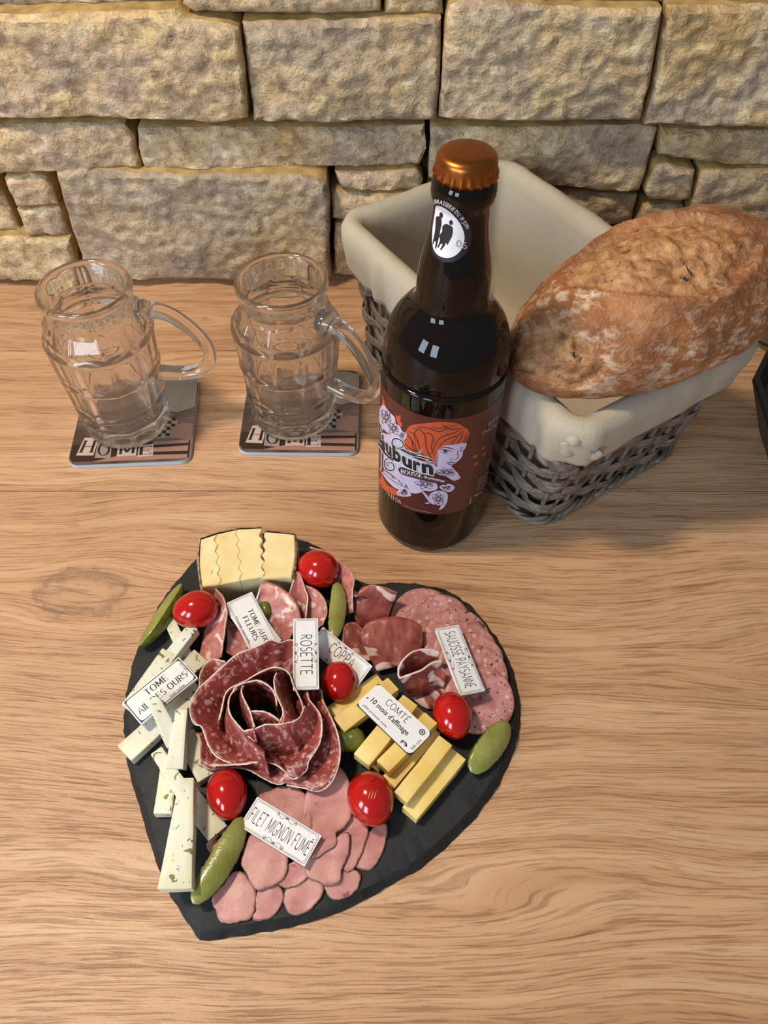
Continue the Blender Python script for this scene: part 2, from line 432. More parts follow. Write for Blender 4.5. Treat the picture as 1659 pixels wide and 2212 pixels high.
def m_linen():
    n = NT('linen_cloth'); co = n.coord('UV')
    wx = n.n('ShaderNodeTexWave'); wx.bands_direction = 'X'; n.l(n.mapping(co, (1, 1, 1)), wx.inputs[0]); wx.inputs['Scale'].default_value = 420; wx.inputs['Distortion'].default_value = 0.6
    wy = n.n('ShaderNodeTexWave'); wy.bands_direction = 'Y'; n.l(co, wy.inputs[0]); wy.inputs['Scale'].default_value = 420; wy.inputs['Distortion'].default_value = 0.6
    wv = n.math('MULTIPLY', wx.outputs['Fac'], wy.outputs['Fac'])
    st = n.noise(n.mapping(co, (60, 900, 1)), 1.0, 3); st2 = n.noise(n.mapping(co, (900, 60, 1)), 1.0, 3)
    c = n.mix(n.math('MULTIPLY', n.math('ADD', st, st2), 0.5), srgb('#a99a80'), srgb('#d2c8b4'))
    c = n.mix(n.ramp(wv, [(0.0, 0.25), (0.35, 0.0)]), c, srgb('#8a7757'))
    n.col(c); n.rough(0.9); n.bump(wv, 0.5, 0.0006); n.set(Sheen_Weight=0.15); return n.m
def m_wicker():
    n = NT('grey_willow'); co = n.shifted(n.coord('Generated'), 6.0); a = n.noise(n.mapping(co, (30, 6, 6)), 1.0, 4)
    b = n.noise(n.mapping(n.coord(), (90, 90, 700)), 1.0, 3)
    c = n.ramp(n.math('MULTIPLY', n.math('ADD', a, b), 0.5), [(0.33, srgb('#4e443b')), (0.50, srgb('#766b60')), (0.66, srgb('#9d958a'))])
    c = n.mix(n.math('MULTIPLY', n.rnd(), 0.45), c, srgb('#6e5b47'))
    n.col(c); n.rough(0.6); n.bump(b, 0.4, 0.0006); return n.m
def m_bread():
    n = NT('bread_crust'); co = n.coord()
    at = n.n('ShaderNodeAttribute'); at.attribute_name = 'crumb'; cr = at.outputs['Fac']
    a = n.noise(co, 26, 4); b = n.noise(n.mapping(co, (1, 1, 1.6)), 110, 5, 0.68, 0.5); f = n.noise(co, 520, 3); e = n.noise(co, 38, 4, 0.6, 0.6)
    c = n.ramp(a, [(0.3, srgb('#7d4a27')), (0.55, srgb('#9c6236')), (0.75, srgb('#b47c4c'))])
    fl = n.math('MULTIPLY', n.ramp(b, [(0.47, 0.0), (0.62, 0.9)]), n.ramp(n.noise(co, 17, 2), [(0.36, 0.2), (0.58, 1.0)]))
    c = n.mix(fl, c, srgb('#d9bfa4'))
    cc = n.ramp(b, [(0.30, srgb('#74482a')), (0.5, srgb('#a9764a')), (0.70, srgb('#c79c6c'))])
    cc = n.mix(n.ramp(n.noise(co, 85, 4, 0.65, 0.5), [(0.61, 0.0), (0.66, 0.95)]), cc, srgb('#2c2026'))
    c = n.mix(cr, c, cc)
    c = n.mix(n.ramp(e, [(0.30, 0.55), (0.48, 0.0)]), c, srgb('#5f3519'))
    n.col(c); n.rough(0.55)
    n.bump(n.math('ADD', b, n.math('MULTIPLY', f, 0.35)), 0.75, 0.0028); return n.m
def m_glass():
    n = NT('clear_glass')
    n.t.nodes.remove(n.b)
    g = n.n('ShaderNodeBsdfGlass'); g.inputs['Roughness'].default_value = 0.0; g.inputs['IOR'].default_value = 1.48; g.inputs['Color'].default_value = (1, 1, 1, 1)
    t = n.n('ShaderNodeBsdfTransparent'); t.inputs[0].default_value = (0.97, 0.98, 0.985, 1)
    mx = n.n('ShaderNodeMixShader'); mx.inputs[0].default_value = 0.12
    n.l(g.outputs[0], mx.inputs[1]); n.l(t.outputs[0], mx.inputs[2]); n.l(mx.outputs[0], n.out.inputs[0]); return n.m
def m_card():
    n = NT('white_card'); a = n.noise(n.coord(), 300, 2); n.col(n.ramp(a, [(0.3, srgb('#e4e3e2')), (0.7, srgb('#ecebea'))])); n.rough(0.45); return n.m
def m_coaster():
    n = NT('coaster_print'); co = n.coord()
    a = n.noise(n.mapping(co, (1, 1, 1)), 30, 3); s = n.noise(n.mapping(co, (16, 260, 1)), 1.0, 3)
    c = n.ramp(a, [(0.35, srgb('#4d3c35')), (0.65, srgb('#8d786d'))])
    n.col(n.mix(n.ramp(s, [(0.4, 0.4), (0.6, 0.0)]), c, srgb('#3a2a24'))); n.rough(0.25); return n.m
for k, fn in dict(wood=m_wood, stone=m_stone, stone_side=m_stone_side, slate=m_slate, salami=m_salami, ham=m_ham, ham_rind=m_ham_rind,
                  saucisse=m_saucisse, coppa=m_coppa, bacon=m_bacon, herb=m_herb, comte=m_comte, tome=m_tome, rind=m_rind, tomato=m_tomato,
                  linen=m_linen, wicker=m_wicker, bread=m_bread, glass=m_glass, card=m_card, coaster=m_coaster).items(): MAT[k] = fn()
MAT['gcut'] = m_gherkin(True); MAT['gskin'] = m_gherkin(False)
MAT['mortar'] = plain('mortar', srgb('#3a3128'), 0.95)
MAT['ink'] = plain('black_ink', (0.012, 0.012, 0.014), 0.5)
MAT['bottle'] = plain('dark_amber_glass', (0.006, 0.0035, 0.002), 0.03, Specular_IOR_Level=0.30)
MAT['cap'] = plain('copper_cap', srgb('#a5632f'), 0.33, Metallic=1.0)
MAT['label'] = plain('maroon_paper', srgb('#54251f'), 0.42)
MAT['lilac'] = plain('lilac_print', srgb('#c9bad3'), 0.42)
MAT['orange'] = plain('orange_print', srgb('#c8552f'), 0.42)
MAT['plum'] = plain('plum_print', srgb('#4d2f33'), 0.42)
MAT['white'] = plain('white_print', srgb('#e8e6ea'), 0.42)
MAT['greyprint'] = plain('grey_print', srgb('#b59c90'), 0.42)
MAT['neckblack'] = plain('neck_label_black', srgb('#23222a'), 0.42)
MAT['fat'] = plain('white_fat', srgb('#ddc9b8'), 0.5)
MAT['casing'] = plain('sausage_casing', srgb('#a56a55'), 0.5)
MAT['coaster_side'] = plain('coaster_edge', srgb('#b9c6d2'), 0.5)
MAT['tile'] = plain('letter_tile', srgb('#c3aa9c'), 0.3)
MAT['tile_dim'] = plain('letter_tile_dim', srgb('#9c857c'), 0.3)
MAT['coaster_pale'] = plain('coaster_pale', srgb('#9f978a'), 0.25)
MAT['coaster_dark'] = plain('coaster_dark', srgb('#33241f'), 0.25)
MAT['coaster_brown'] = plain('coaster_brown', srgb('#a3796a'), 0.25)
MAT['black_box'] = plain('black_case', (0.012, 0.012, 0.012), 0.45)
MAT['grey_fill'] = plain('grey_powder', srgb('#8d8478'), 0.8)
MAT['stem'] = plain('tomato_scar', srgb('#d98d6b'), 0.5)
# ---------------------------------------------------------------- setting: worktop of planks, stone wall
table = thing('worktop', 'light oak worktop of long planks in front of the stone wall', 'worktop'); table['kind'] = 'structure'
del table['category']
ys = [-0.42, 0.3865, 0.5545, 0.72]
for i in range(len(ys) - 1):
    gap = 0.0007
    V, F = bevel_box(2.6, ys[i + 1] - ys[i] - gap, 0.038, 0.0004)
    o = mk('plank', [Vector((v.x + 0.02, v.y + (ys[i] + ys[i + 1]) / 2, v.z - 0.038)) for v in V], F, MAT['wood'], table, smooth=False)
    # every board carries its own grain: give it its own origin
    c = Vector((0.02, (ys[i] + ys[i + 1]) / 2, 0))
    for v in o.data.vertices: v.co -= c
    o.location = c

WALLY = 0.690
wall = mk('wall_back', [(-1.3, WALLY, -0.04), (1.3, WALLY, -0.04), (1.3, WALLY, 0.75), (-1.3, WALLY, 0.75), (-1.3, WALLY + .05, -0.04), (1.3, WALLY + .05, -0.04), (1.3, WALLY + .05, 0.75), (-1.3, WALLY + .05, 0.75)],
          [(0, 1, 2, 3), (5, 4, 7, 6), (4, 0, 3, 7), (1, 5, 6, 2), (3, 2, 6, 7), (4, 5, 1, 0)], MAT['mortar'], smooth=False, origin=Vector((0, WALLY, 0)))
tag(wall, 'wall of split beige and grey natural stones behind the worktop', None, kind='structure')

def inside(p, poly):
    x, y = p; c = False; j = len(poly) - 1
    for i in range(len(poly)):
        xi, yi = poly[i]; xj, yj = poly[j]
        if (yi > y) != (yj > y) and x < (xj - xi) * (y - yi) / (yj - yi) + xi: c = not c
        j = i
    return c
def edge_dist(p, poly):
    d = 1e9; P2 = Vector(p)
    for i in range(len(poly)):
        a = Vector(poly[i - 1]); b = Vector(poly[i]); ab = b - a
        t = max(0, min(1, (P2 - a).dot(ab) / max(ab.length_squared, 1e-12))); d = min(d, (P2 - (a + ab * t)).length)
    return d
def stone(px, face, seed, step=0.0029, rough=0.0050, tilt=(0, 0), pts3=None):
    """a split stone: outline traced on its face, front relief, sides running back into the wall"""
    pl = []
    crn = pts3 or [PY(*p, face) for p in px]
    for i in range(len(crn)):
        a = crn[i - 1]; b = crn[i]; k = max(1, int((b - a).length / 0.007))
        for j in range(k):
            p = a.lerp(b, j / k); pl.append((p.x + 0.0014 * nz(p, 90, seed), p.z + 0.0014 * nz(p, 90, seed + 9)))
    x0, x1 = min(p[0] for p in pl), max(p[0] for p in pl); z0, z1 = min(p[1] for p in pl), max(p[1] for p in pl)
    if (z1 - z0) * (x1 - x0) > 0.03: step *= 1.25
    pts = [Vector(p) for p in pl]; nb = len(pts)
    nx, nzz = int((x1 - x0) / step), int((z1 - z0) / step)
    for i in range(nx):
        for j in range(nzz):
            q = (x0 + (i + 0.5 + 0.5 * (j % 2)) * step, z0 + (j + 0.5) * step)
            if inside(q, pl) and edge_dist(q, pl) > step * 0.7: pts.append(Vector(q))
    v, e, f, *_ = delaunay_2d_cdt(pts, [], [list(range(nb))], 1, 1e-7)
    cx, cz = (x0 + x1) / 2, (z0 + z1) / 2
    V = []
    for q in v:
        d = edge_dist((q.x, q.y), pl)
        p3 = (q.x, seed * 0.37, q.y)
        h = rough * (1.2 * nz((q.x * 0.7, 0, q.y), 22, seed) + 0.85 * abs(nz((q.x * 0.8, 0.1, q.y * 1.3), 60, seed + 3)) + 0.5 * nz(p3, 130, seed))
        h *= min(1, d / 0.006 + 0.4)
        bev = 0.0042 * max(0, 1 - d / 0.0038) ** 2
        V.append(Vector((q.x, face - h + bev + tilt[0] * (q.x - cx) + tilt[1] * (q.y - cz), q.y)))
    F = [tuple(t) for t in f]
    nrm = (V[F[0][1]] - V[F[0][0]]).cross(V[F[0][2]] - V[F[0][0]])
    if nrm.y > 0: F = [tuple(reversed(t)) for t in F]
    mi = [0] * len(F)
    # sides
    n0 = len(V)
    order = list(range(nb))
    area2 = sum(pl[i - 1][0] * pl[i][1] - pl[i][0] * pl[i - 1][1] for i in range(nb))
    for i in order: V.append(Vector((pl[i][0], WALLY + 0.001, pl[i][1])))
    for i in order:
        j = (i + 1) % nb
        q = (i, n0 + i, n0 + j, j) if area2 > 0 else (j, n0 + j, n0 + i, i)
        F.append(q); mi.append(1)
    o = mk('stone', V, F, [MAT['stone'], MAT['stone_side']], None, True, mi, sharp=50, origin=Vector((cx, WALLY, cz)))
    o.parent = wall; o.location = Vector((cx, 0, cz)); return o
STONES = [
 ([(-330, -190), (385, -190), (385, 5), (200, 15), (0, 22), (-330, 28)], 0.665),
 ([(395, -190), (822, -190), (824, 30), (700, 36), (560, 33), (420, 28), (395, 12)], 0.652),
 ([(833, -190), (958, -190), (958, 34), (832, 36)], 0.660),
 ([(968, -190), (1430, -190), (1430, 2), (1250, 8), (1080, -6), (968, -8)], 0.662),
 ([(1440, -190), (1990, -190), (1990, 0), (1440, 3)], 0.660),
 ([(-330, 40), (0, 32), (150, 26), (380, 18), (400, 36), (490, 48), (516, 56), (530, 150), (536, 258), (460, 268), (300, 258), (150, 260), (0, 264), (-330, 270)], 0.650),
 ([(523, 54), (640, 50), (830, 42), (955, 41), (952, 150), (943, 262), (900, 266), (830, 262), (700, 270), (620, 262), (548, 266), (535, 150)], 0.651),
 ([(962, 60), (972, 16), (1000, 4), (1080, 4), (1250, 18), (1432, 16), (1426, 60), (1400, 190), (1383, 264), (1200, 268), (1000, 266), (948, 260), (956, 180)], 0.648),
 ([(1441, 12), (1990, 10), (1990, 278), (1500, 274), (1393, 270), (1412, 190), (1432, 70)], 0.651),
 ([(-330, 278), (0, 273), (150, 268), (268, 272), (287, 300), (303, 366), (200, 371), (60, 377), (-330, 384)], 0.655),
 ([(298, 275), (450, 274), (700, 278), (918, 278), (921, 330), (908, 364), (700, 366), (560, 365), (400, 368), (312, 366), (300, 320)], 0.663),
 ([(932, 276), (1100, 276), (1385, 276), (1424, 282), (1408, 340), (1383, 418), (1300, 418), (1150, 402), (1000, 392), (926, 388), (928, 330)], 0.668),
 ([(1432, 282), (1700, 286), (1990, 288), (1990, 352), (1700, 358), (1600, 364), (1500, 352), (1426, 342)], 0.664),
 ([(6, 387), (60, 378), (98, 386), (112, 405), (124, 444), (32, 451)], 0.657),
 ([(34, 458), (126, 450), (150, 512), (56, 510)], 0.657),
 ([(-330, 396), (-8, 392), (14, 440), (42, 504), (-330, 510)], 0.662),
 ([(-330, 518), (44, 513), (60, 518), (148, 518), (162, 560), (170, 604), (100, 608), (0, 612), (-330, 614)], 0.652),
 ([(119, 376), (180, 370), (400, 377), (640, 374), (703, 386), (713, 430), (711, 560), (716, 600), (600, 611), (450, 612), (180, 610), (172, 560), (152, 500), (134, 430)], 0.650),
 ([(722, 374), (900, 372), (914, 396), (905, 416), (830, 417), (736, 404)], 0.662),
 ([(714, 414), (760, 420), (900, 425), (905, 470), (800, 482), (716, 476)], 0.657),
 ([(722, 484), (830, 488), (905, 500), (905, 602), (723, 598)], 0.660),
 ([(924, 398), (1150, 410), (1378, 426), (1366, 490), (1200, 500), (924, 500)], 0.674),
 ([(1416, 362), (1440, 356), (1502, 370), (1494, 432), (1470, 440), (1402, 434), (1396, 420)], 0.661),
 ([(1519, 372), (1700, 368), (1990, 364), (1990, 606), (1480, 606), (1484, 480), (1500, 430)], 0.658),
 ([(1390, 444), (1476, 446), (1474, 488), (1374, 488)], 0.668),
 ([(915, 508), (1150, 508), (1190, 604), (915, 604)], 0.674),
 ([(1160, 506), (1365, 498), (1472, 496), (1470, 606), (1200, 606)], 0.674),
]
for i, (px, face) in enumerate(STONES):
    stone(px, face, 3.1 * i + 1.3, tilt=(random.uniform(-.03, .03), random.uniform(-.05, .02)))
# the wall goes on beyond the picture: plainer courses on both sides and above
def course(x0a, x0b, x1a, x1b, z0, z1, n, seed):
    """n stones between a slanting left edge (x0a low, x0b high) and right edge"""
    rs = random.Random(seed); cut = [0] + sorted((k + rs.uniform(-.25, .25)) / n for k in range(1, n)) + [1]
    for k in range(n):
        fa = 0.655 + rs.uniform(-.006, .008); g_ = .0022
        c = [Vector((x0a + (x1a - x0a) * cut[k] + g_, fa, z0 + g_)), Vector((x0a + (x1a - x0a) * cut[k + 1] - g_, fa, z0 + g_)), Vector((x0b + (x1b - x0b) * cut[k + 1] - g_, fa, z1 - g_)), Vector((x0b + (x1b - x0b) * cut[k] + g_, fa, z1 - g_))]
        stone(None, fa, seed + k * 1.7, step=0.0075, pts3=c)
xl = lambda z: PY(-330, 612 - z * 2380, 0.655).x; xr = lambda z: PY(1990, 612 - z * 2380, 0.655).x
zr = [0.0, .052, .105, .165, .245, PY(800, -190, .655).z]
for r_ in range(5):
    a, b = zr[r_], zr[r_ + 1]
    course(-1.28, -1.28, xl(a), xl(b), a, b, 3 + r_ % 2, 200 + 20 * r_); course(xr(a), xr(b), 1.28, 1.28, a, b, 3 + (r_ + 1) % 2, 400 + 20 * r_)
zt = zr[-1]
for r_, h in enumerate((.085, .11, .075)):
    course(-1.28, -1.28, 1.28, 1.28, zt, zt + h, 11 + r_, 600 + 30 * r_); zt += h
# ---------------------------------------------------------------- mugs, coasters, bottle
# writing: built-in font glyphs as flat meshes; serif capitals from own strokes
_gc = {}
def glyphs(s, bold=0.0):
    """text as (verts2d, faces), baseline 0, cap height about 0.7"""
    key = (s, bold)
    if key in _gc: return _gc[key]
    cu = bpy.data.curves.new('glyph', 'FONT'); cu.body = s; cu.size = 1.0; cu.offset = bold; cu.resolution_u = 3
    o = bpy.data.objects.new('glyph', cu); COL.objects.link(o)
    dg = bpy.context.evaluated_depsgraph_get(); me = o.evaluated_get(dg).to_mesh()
    V = [(v.co.x, v.co.y) for v in me.vertices]; F = [tuple(p.vertices) for p in me.polygons]
    bpy.data.objects.remove(o, do_unlink=True); bpy.data.curves.remove(cu)
    _gc[key] = (V, F); return V, F
def arc(cx, cy, rx, ry, a0, a1, n=14):
    return [(cx + rx * math.cos(math.radians(a0 + (a1 - a0) * i / n)), cy + ry * math.sin(math.radians(a0 + (a1 - a0) * i / n))) for i in range(n + 1)]
CAPS = {  # strokes on a box 1 high: (width, [polylines])
 'A': (.72, [[(0, 0), (.36, 1), (.72, 0)], [(.13, .36), (.59, .36)]]), 'B': (.6, [[(.05, 0), (.05, 1)], [(.05, 1), (.3, 1)] + arc(.3, .76, .24, .24, 90, -90) + [(.05, .52)], [(.05, .52), (.3, .52)] + arc(.3, .26, .28, .26, 90, -90) + [(.05, 0)]]),
 'C': (.66, [arc(.38, .5, .36, .5, 45, 315)]), 'D': (.72, [[(.05, 0), (.05, 1)], [(.05, 1), (.28, 1)] + arc(.28, .5, .4, .5, 90, -90) + [(.05, 0)]]),
 'E': (.56, [[(.05, 0), (.05, 1)], [(.05, 1), (.54, 1)], [(.05, .52), (.44, .52)], [(.05, 0), (.56, 0)]]), 'F': (.54, [[(.05, 0), (.05, 1)], [(.05, 1), (.54, 1)], [(.05, .52), (.44, .52)]]),
 'G': (.7, [arc(.38, .5, .36, .5, 45, 345), [(.72, .4), (.45, .4)]]), 'H': (.7, [[(.05, 0), (.05, 1)], [(.65, 0), (.65, 1)], [(.05, .5), (.65, .5)]]),
 'I': (.1, [[(.05, 0), (.05, 1)]]), 'J': (.4, [[(.35, 1), (.35, .25)] + arc(.18, .2, .17, .2, 0, -170)]), 'L': (.52, [[(.05, 0), (.05, 1)], [(.05, 0), (.52, 0)]]),
 'M': (.84, [[(.05, 0), (.05, 1)], [(.05, 1), (.42, .15)], [(.42, .15), (.79, 1)], [(.79, 1), (.79, 0)]]), 'N': (.7, [[(.05, 0), (.05, 1)], [(.05, 1), (.65, 0)], [(.65, 0), (.65, 1)]]),
 'O': (.78, [arc(.39, .5, .37, .5, 0, 360, 24)]), 'P': (.56, [[(.05, 0), (.05, 1)], [(.05, 1), (.28, 1)] + arc(.28, .74, .26, .26, 90, -90) + [(.05, .48)]]),
 'R': (.62, [[(.05, 0), (.05, 1)], [(.05, 1), (.28, 1)] + arc(.28, .75, .26, .25, 90, -90) + [(.05, .5)], [(.28, .5), (.6, 0)]]),
 'S': (.54, [arc(.28, .76, .24, .24, 40, 250) + [(.28, .52)] + arc(.27, .26, .25, .26, 85, -150)]), 'T': (.64, [[(.32, 0), (.32, 1)], [(0, 1), (.64, 1)]]),
 'U': (.7, [[(.05, 1), (.05, .3)] + arc(.35, .3, .3, .3, 180, 360) + [(.65, 1)]]), 'X': (.66, [[(0, 1), (.66, 0)], [(.66, 1), (0, 0)]]), 'Y': (.66, [[(0, 1), (.33, .48)], [(.66, 1), (.33, .48)], [(.33, .48), (.33, 0)]]),
 '1': (.3, [[(0, .8), (.2, 1), (.2, 0)]]), '9': (.5, [arc(.25, .72, .22, .28, 0, 360, 18), [(.47, .72), (.42, .3), (.2, 0)]]),
}
def strip(pts, w, up=None):
    """polyline -> ribbon polygon quads"""
    pts = [Vector((p[0], p[1])) for p in pts]; V = []; F = []
    for i, p in enumerate(pts):
        t = pts[min(i + 1, len(pts) - 1)] - pts[max(i - 1, 0)]
        if t.length < 1e-9: t = Vector((1, 0))
        t.normalize(); nn = Vector((-t.y, t.x)); ww = w(i / (len(pts) - 1), t) if callable(w) else w
        V += [tuple(p + nn * ww / 2), tuple(p - nn * ww / 2)]
        if i: a = 2 * i; F.append((a - 2, a - 1, a + 1, a))
    return V, F
def caps(s, style='thin', w=0.07, xs=1.0, gap=0.16):
    """capitals from strokes; 'serif' gets heavy stems, hairlines and serifs"""
    parts = []; x = 0.0
    for ch in s:
        acc = ch == '\u00c9'; c = 'E' if acc else ch
        if c == ' ': x += 0.45 * xs; continue
        wd, pls = CAPS[c]
        for pl in pls:
            q = [(x + a * xs, b) for a, b in pl]
            if style == 'serif':
                parts.append(strip(q, lambda t, d: 0.05 + 0.12 * abs(d.y) ** 1.5))
                if len(pl) == 2 and abs(pl[0][0] - pl[1][0]) < .5:
                    for e in (0, 1):
                        if abs(pl[0][1] - pl[1][1]) > .4 and pl[e][1] in (0, 1):
                            xx, yy = x + pl[e][0] * xs, pl[e][1]; yy = yy - .02 if yy == 1 else yy + .02
                            parts.append(strip([(xx - .13, yy), (xx + .13, yy)], 0.045))
                if len(pl) == 2 and abs(pl[0][1] - pl[1][1]) < .01 and c in 'EFTL':
                    for e in ((1,) if c != 'T' else (0, 1)):
                        xx, yy = x + pl[e][0] * xs, pl[e][1]
                        parts.append(strip([(xx, yy), (xx, yy + (.16 if yy == 0 else -.16))], 0.05))
                if c == 'A' and len(pl) == 3:
                    for xx in (x, x + .72 * xs): parts.append(strip([(xx - .1, .02), (xx + .1, .02)], .045))
            else: parts.append(strip(q, w))
        if acc: parts.append(strip([(x + .2 * xs, 1.1), (x + .4 * xs, 1.25)], w))
        x += (wd + gap) * xs
    return cat_mesh(parts) + (x - gap * xs,)

# ---- mugs
ZS = 0.955
def mug_mesh(NP=10, ang0=0.0):
    H_ = 0.1425
    def ro(z):   # outer radius
        K = [(0, .0335), (.004, .0355), (.02, .0368), (.05, .0385), (.085, .0412), (.100, .0418), (.108, .0405), (.1155, .0362), (.1205, .0325), (.1235, .0318), (.129, .0322), (.134, .0338), (.139, .0345), (.1415, .0338), (.1425, .0325)]
        for (a, ra), (b, rb) in zip(K, K[1:]):
            if z <= b: t = (z - a) / (b - a); return ra + (rb - ra) * t
        return K[-1][1]
    rows = [(.010, .034), (.034, .066), (.066, .100)]
    def rr(r, z, a):
        ph = ((a - ang0) / (2 * math.pi) * NP) % 1.0
        half = math.pi / NP; fi = (ph - 0.5) * 2 * half
        flat_ = r * (1 - math.cos(half) / math.cos(fi)) + 0.0007 * min(1, (1 - abs(fi) / half) / 0.12)   # how deep the flat panel lies
        for z0, z1 in rows:
            if z0 < z < z1:
                return r - flat_ * min(1, min(z - z0, z1 - z) / 0.0030) ** .6
        if .100 <= z < .121: return r - flat_ * min(1, min(z - .100, .121 - z) / 0.003)
        if .121 <= z < .135: return r - flat_ * 0.45
        return r
    zo = sorted(set([0, .001, .002, .004, .007] + [.010 + .002 * i for i in range(46)] + [.1005 + .0018 * i for i in range(22)] + [.1405, .1418, .1425]))
    zo = [z for z in zo if z <= .1425]
    prof = [(0.0005, 0.0015), (.012, .0012), (.024, .0008), (.030, 0)] + [(ro(z), z) for z in zo]
    inner = [(.0312, .1426), (.0298, .1415), (.0288, .138), (.0282, .131), (.0284, .124), (.031, .117), (.0340, .110), (.0352, .102), (.0346, .085), (.0326, .05), (.0312, .024), (.0295, .0165), (.022, .0142), (.011, .0135), (.0005, .0133)]
    ic = catmull([Vector((r, z, 0)) for r, z in inner], 40)
    n_out = len(prof)
    full = prof + [(max(p.x, .0005), p.y) for p in ic]
    seg = 120; V = []; F = []
    for i, (r, z) in enumerate(full):
        for k in range(seg):
            a = 2 * math.pi * k / seg
            q = rr(r, z, a) if 4 <= i < n_out else r
            V.append(Vector((q * math.cos(a), q * math.sin(a), z)))
    for i in range(len(full) - 1):
        for k in range(seg):
            k2 = (k + 1) % seg; F.append((i * seg + k, i * seg + k2, (i + 1) * seg + k2, (i + 1) * seg + k))
    F.append(tuple(reversed(range(seg)))); F.append(tuple(range((len(full) - 1) * seg, len(full) * seg)))
    return [Vector((v.x, v.y, v.z * ZS)) for v in V], F
def handle_mesh():
    path = catmull([Vector(p) for p in [(.0338, 0, .1185), (.043, 0, .1195), (.056, 0, .1150), (.0695, 0, .1010), (.0790, 0, .0840), (.0795, 0, .0690), (.0715, 0, .0575), (.058, 0, .0535), (.046, 0, .0540), (.0375, 0, .0550)]], 44)
    rad = [0.0072 - 0.0012 * math.sin(math.pi * i / 43) + (0.0022 if i < 3 else 0) for i in range(44)]
    V, F = tube(path, rad, 16, flat=0.85, up=Vector((0, 1, 0)))
    return [Vector((v.x, v.y, v.z * ZS)) for v in V], F
def add_mesh(name, V, F, mat, parent, smooth=True, mi=None):
    me = bpy.data.meshes.new(name); me.from_pydata([tuple(v) for v in V], [], [tuple(f) for f in F]); me.update()
    o = link(name, me, mat, parent, smooth)
    if mi is not None: me.polygons.foreach_set('material_index', mi)
    return o
CZ = 0.0046
mug_me = None
for (x, y, rz, lab) in ((-0.2005, 0.4612, 0.03, 'empty clear glass beer mug with its handle held straight out, away from the bottle'),
                        (-0.0595, 0.4700, -0.56, 'empty clear glass beer mug standing next to the bottle, handle towards it')):
    t = thing('beer_mug', lab, 'mug', (x, y, CZ), rz, 'glass beer mugs on coasters')
    if mug_me is None:
        b = add_mesh('mug_body', *mug_mesh(), MAT['glass'], t); h = add_mesh('mug_handle', *handle_mesh(), MAT['glass'], t); mug_me = (b.data, h.data)
    else: link('mug_body', mug_me[0], None, t); link('mug_handle', mug_me[1], None, t)

# ---- coasters
def rrect(w, h, r, n=6):
    out = []
    for sx, sy, a in ((1, 1, 0), (-1, 1, 90), (-1, -1, 180), (1, -1, 270)):
        out += [(sx * (w / 2 - r) + r * math.cos(math.radians(a + 90 * i / n)), sy * (h / 2 - r) + r * math.sin(math.radians(a + 90 * i / n))) for i in range(n + 1)]
    return out
def prism(poly, z0, z1):
    n = len(poly); V = [Vector((p[0], p[1], z0)) for p in poly] + [Vector((p[0], p[1], z1)) for p in poly]
    return V, [tuple(reversed(range(n))), tuple(range(n, 2 * n))] + [(i, (i + 1) % n, n + (i + 1) % n, n + i) for i in range(n)]
RC = Vector((-0.0535, 0.4735)); RCR = -0.015
def cl(u, v):   # right coaster photo crop -> coaster's own plane
    p = P(480 + u / 4.423, 530 + v / 4.423, 0.0046); d = Vector((p.x - RC.x, p.y - RC.y)); c, s = math.cos(-RCR), math.sin(-RCR)
    return (d.x * c - d.y * s, d.x * s + d.y * c)
def flatpoly(pts, z): return [Vector((p[0], p[1], z)) for p in pts], [tuple(range(len(pts)))]
coast_src = None
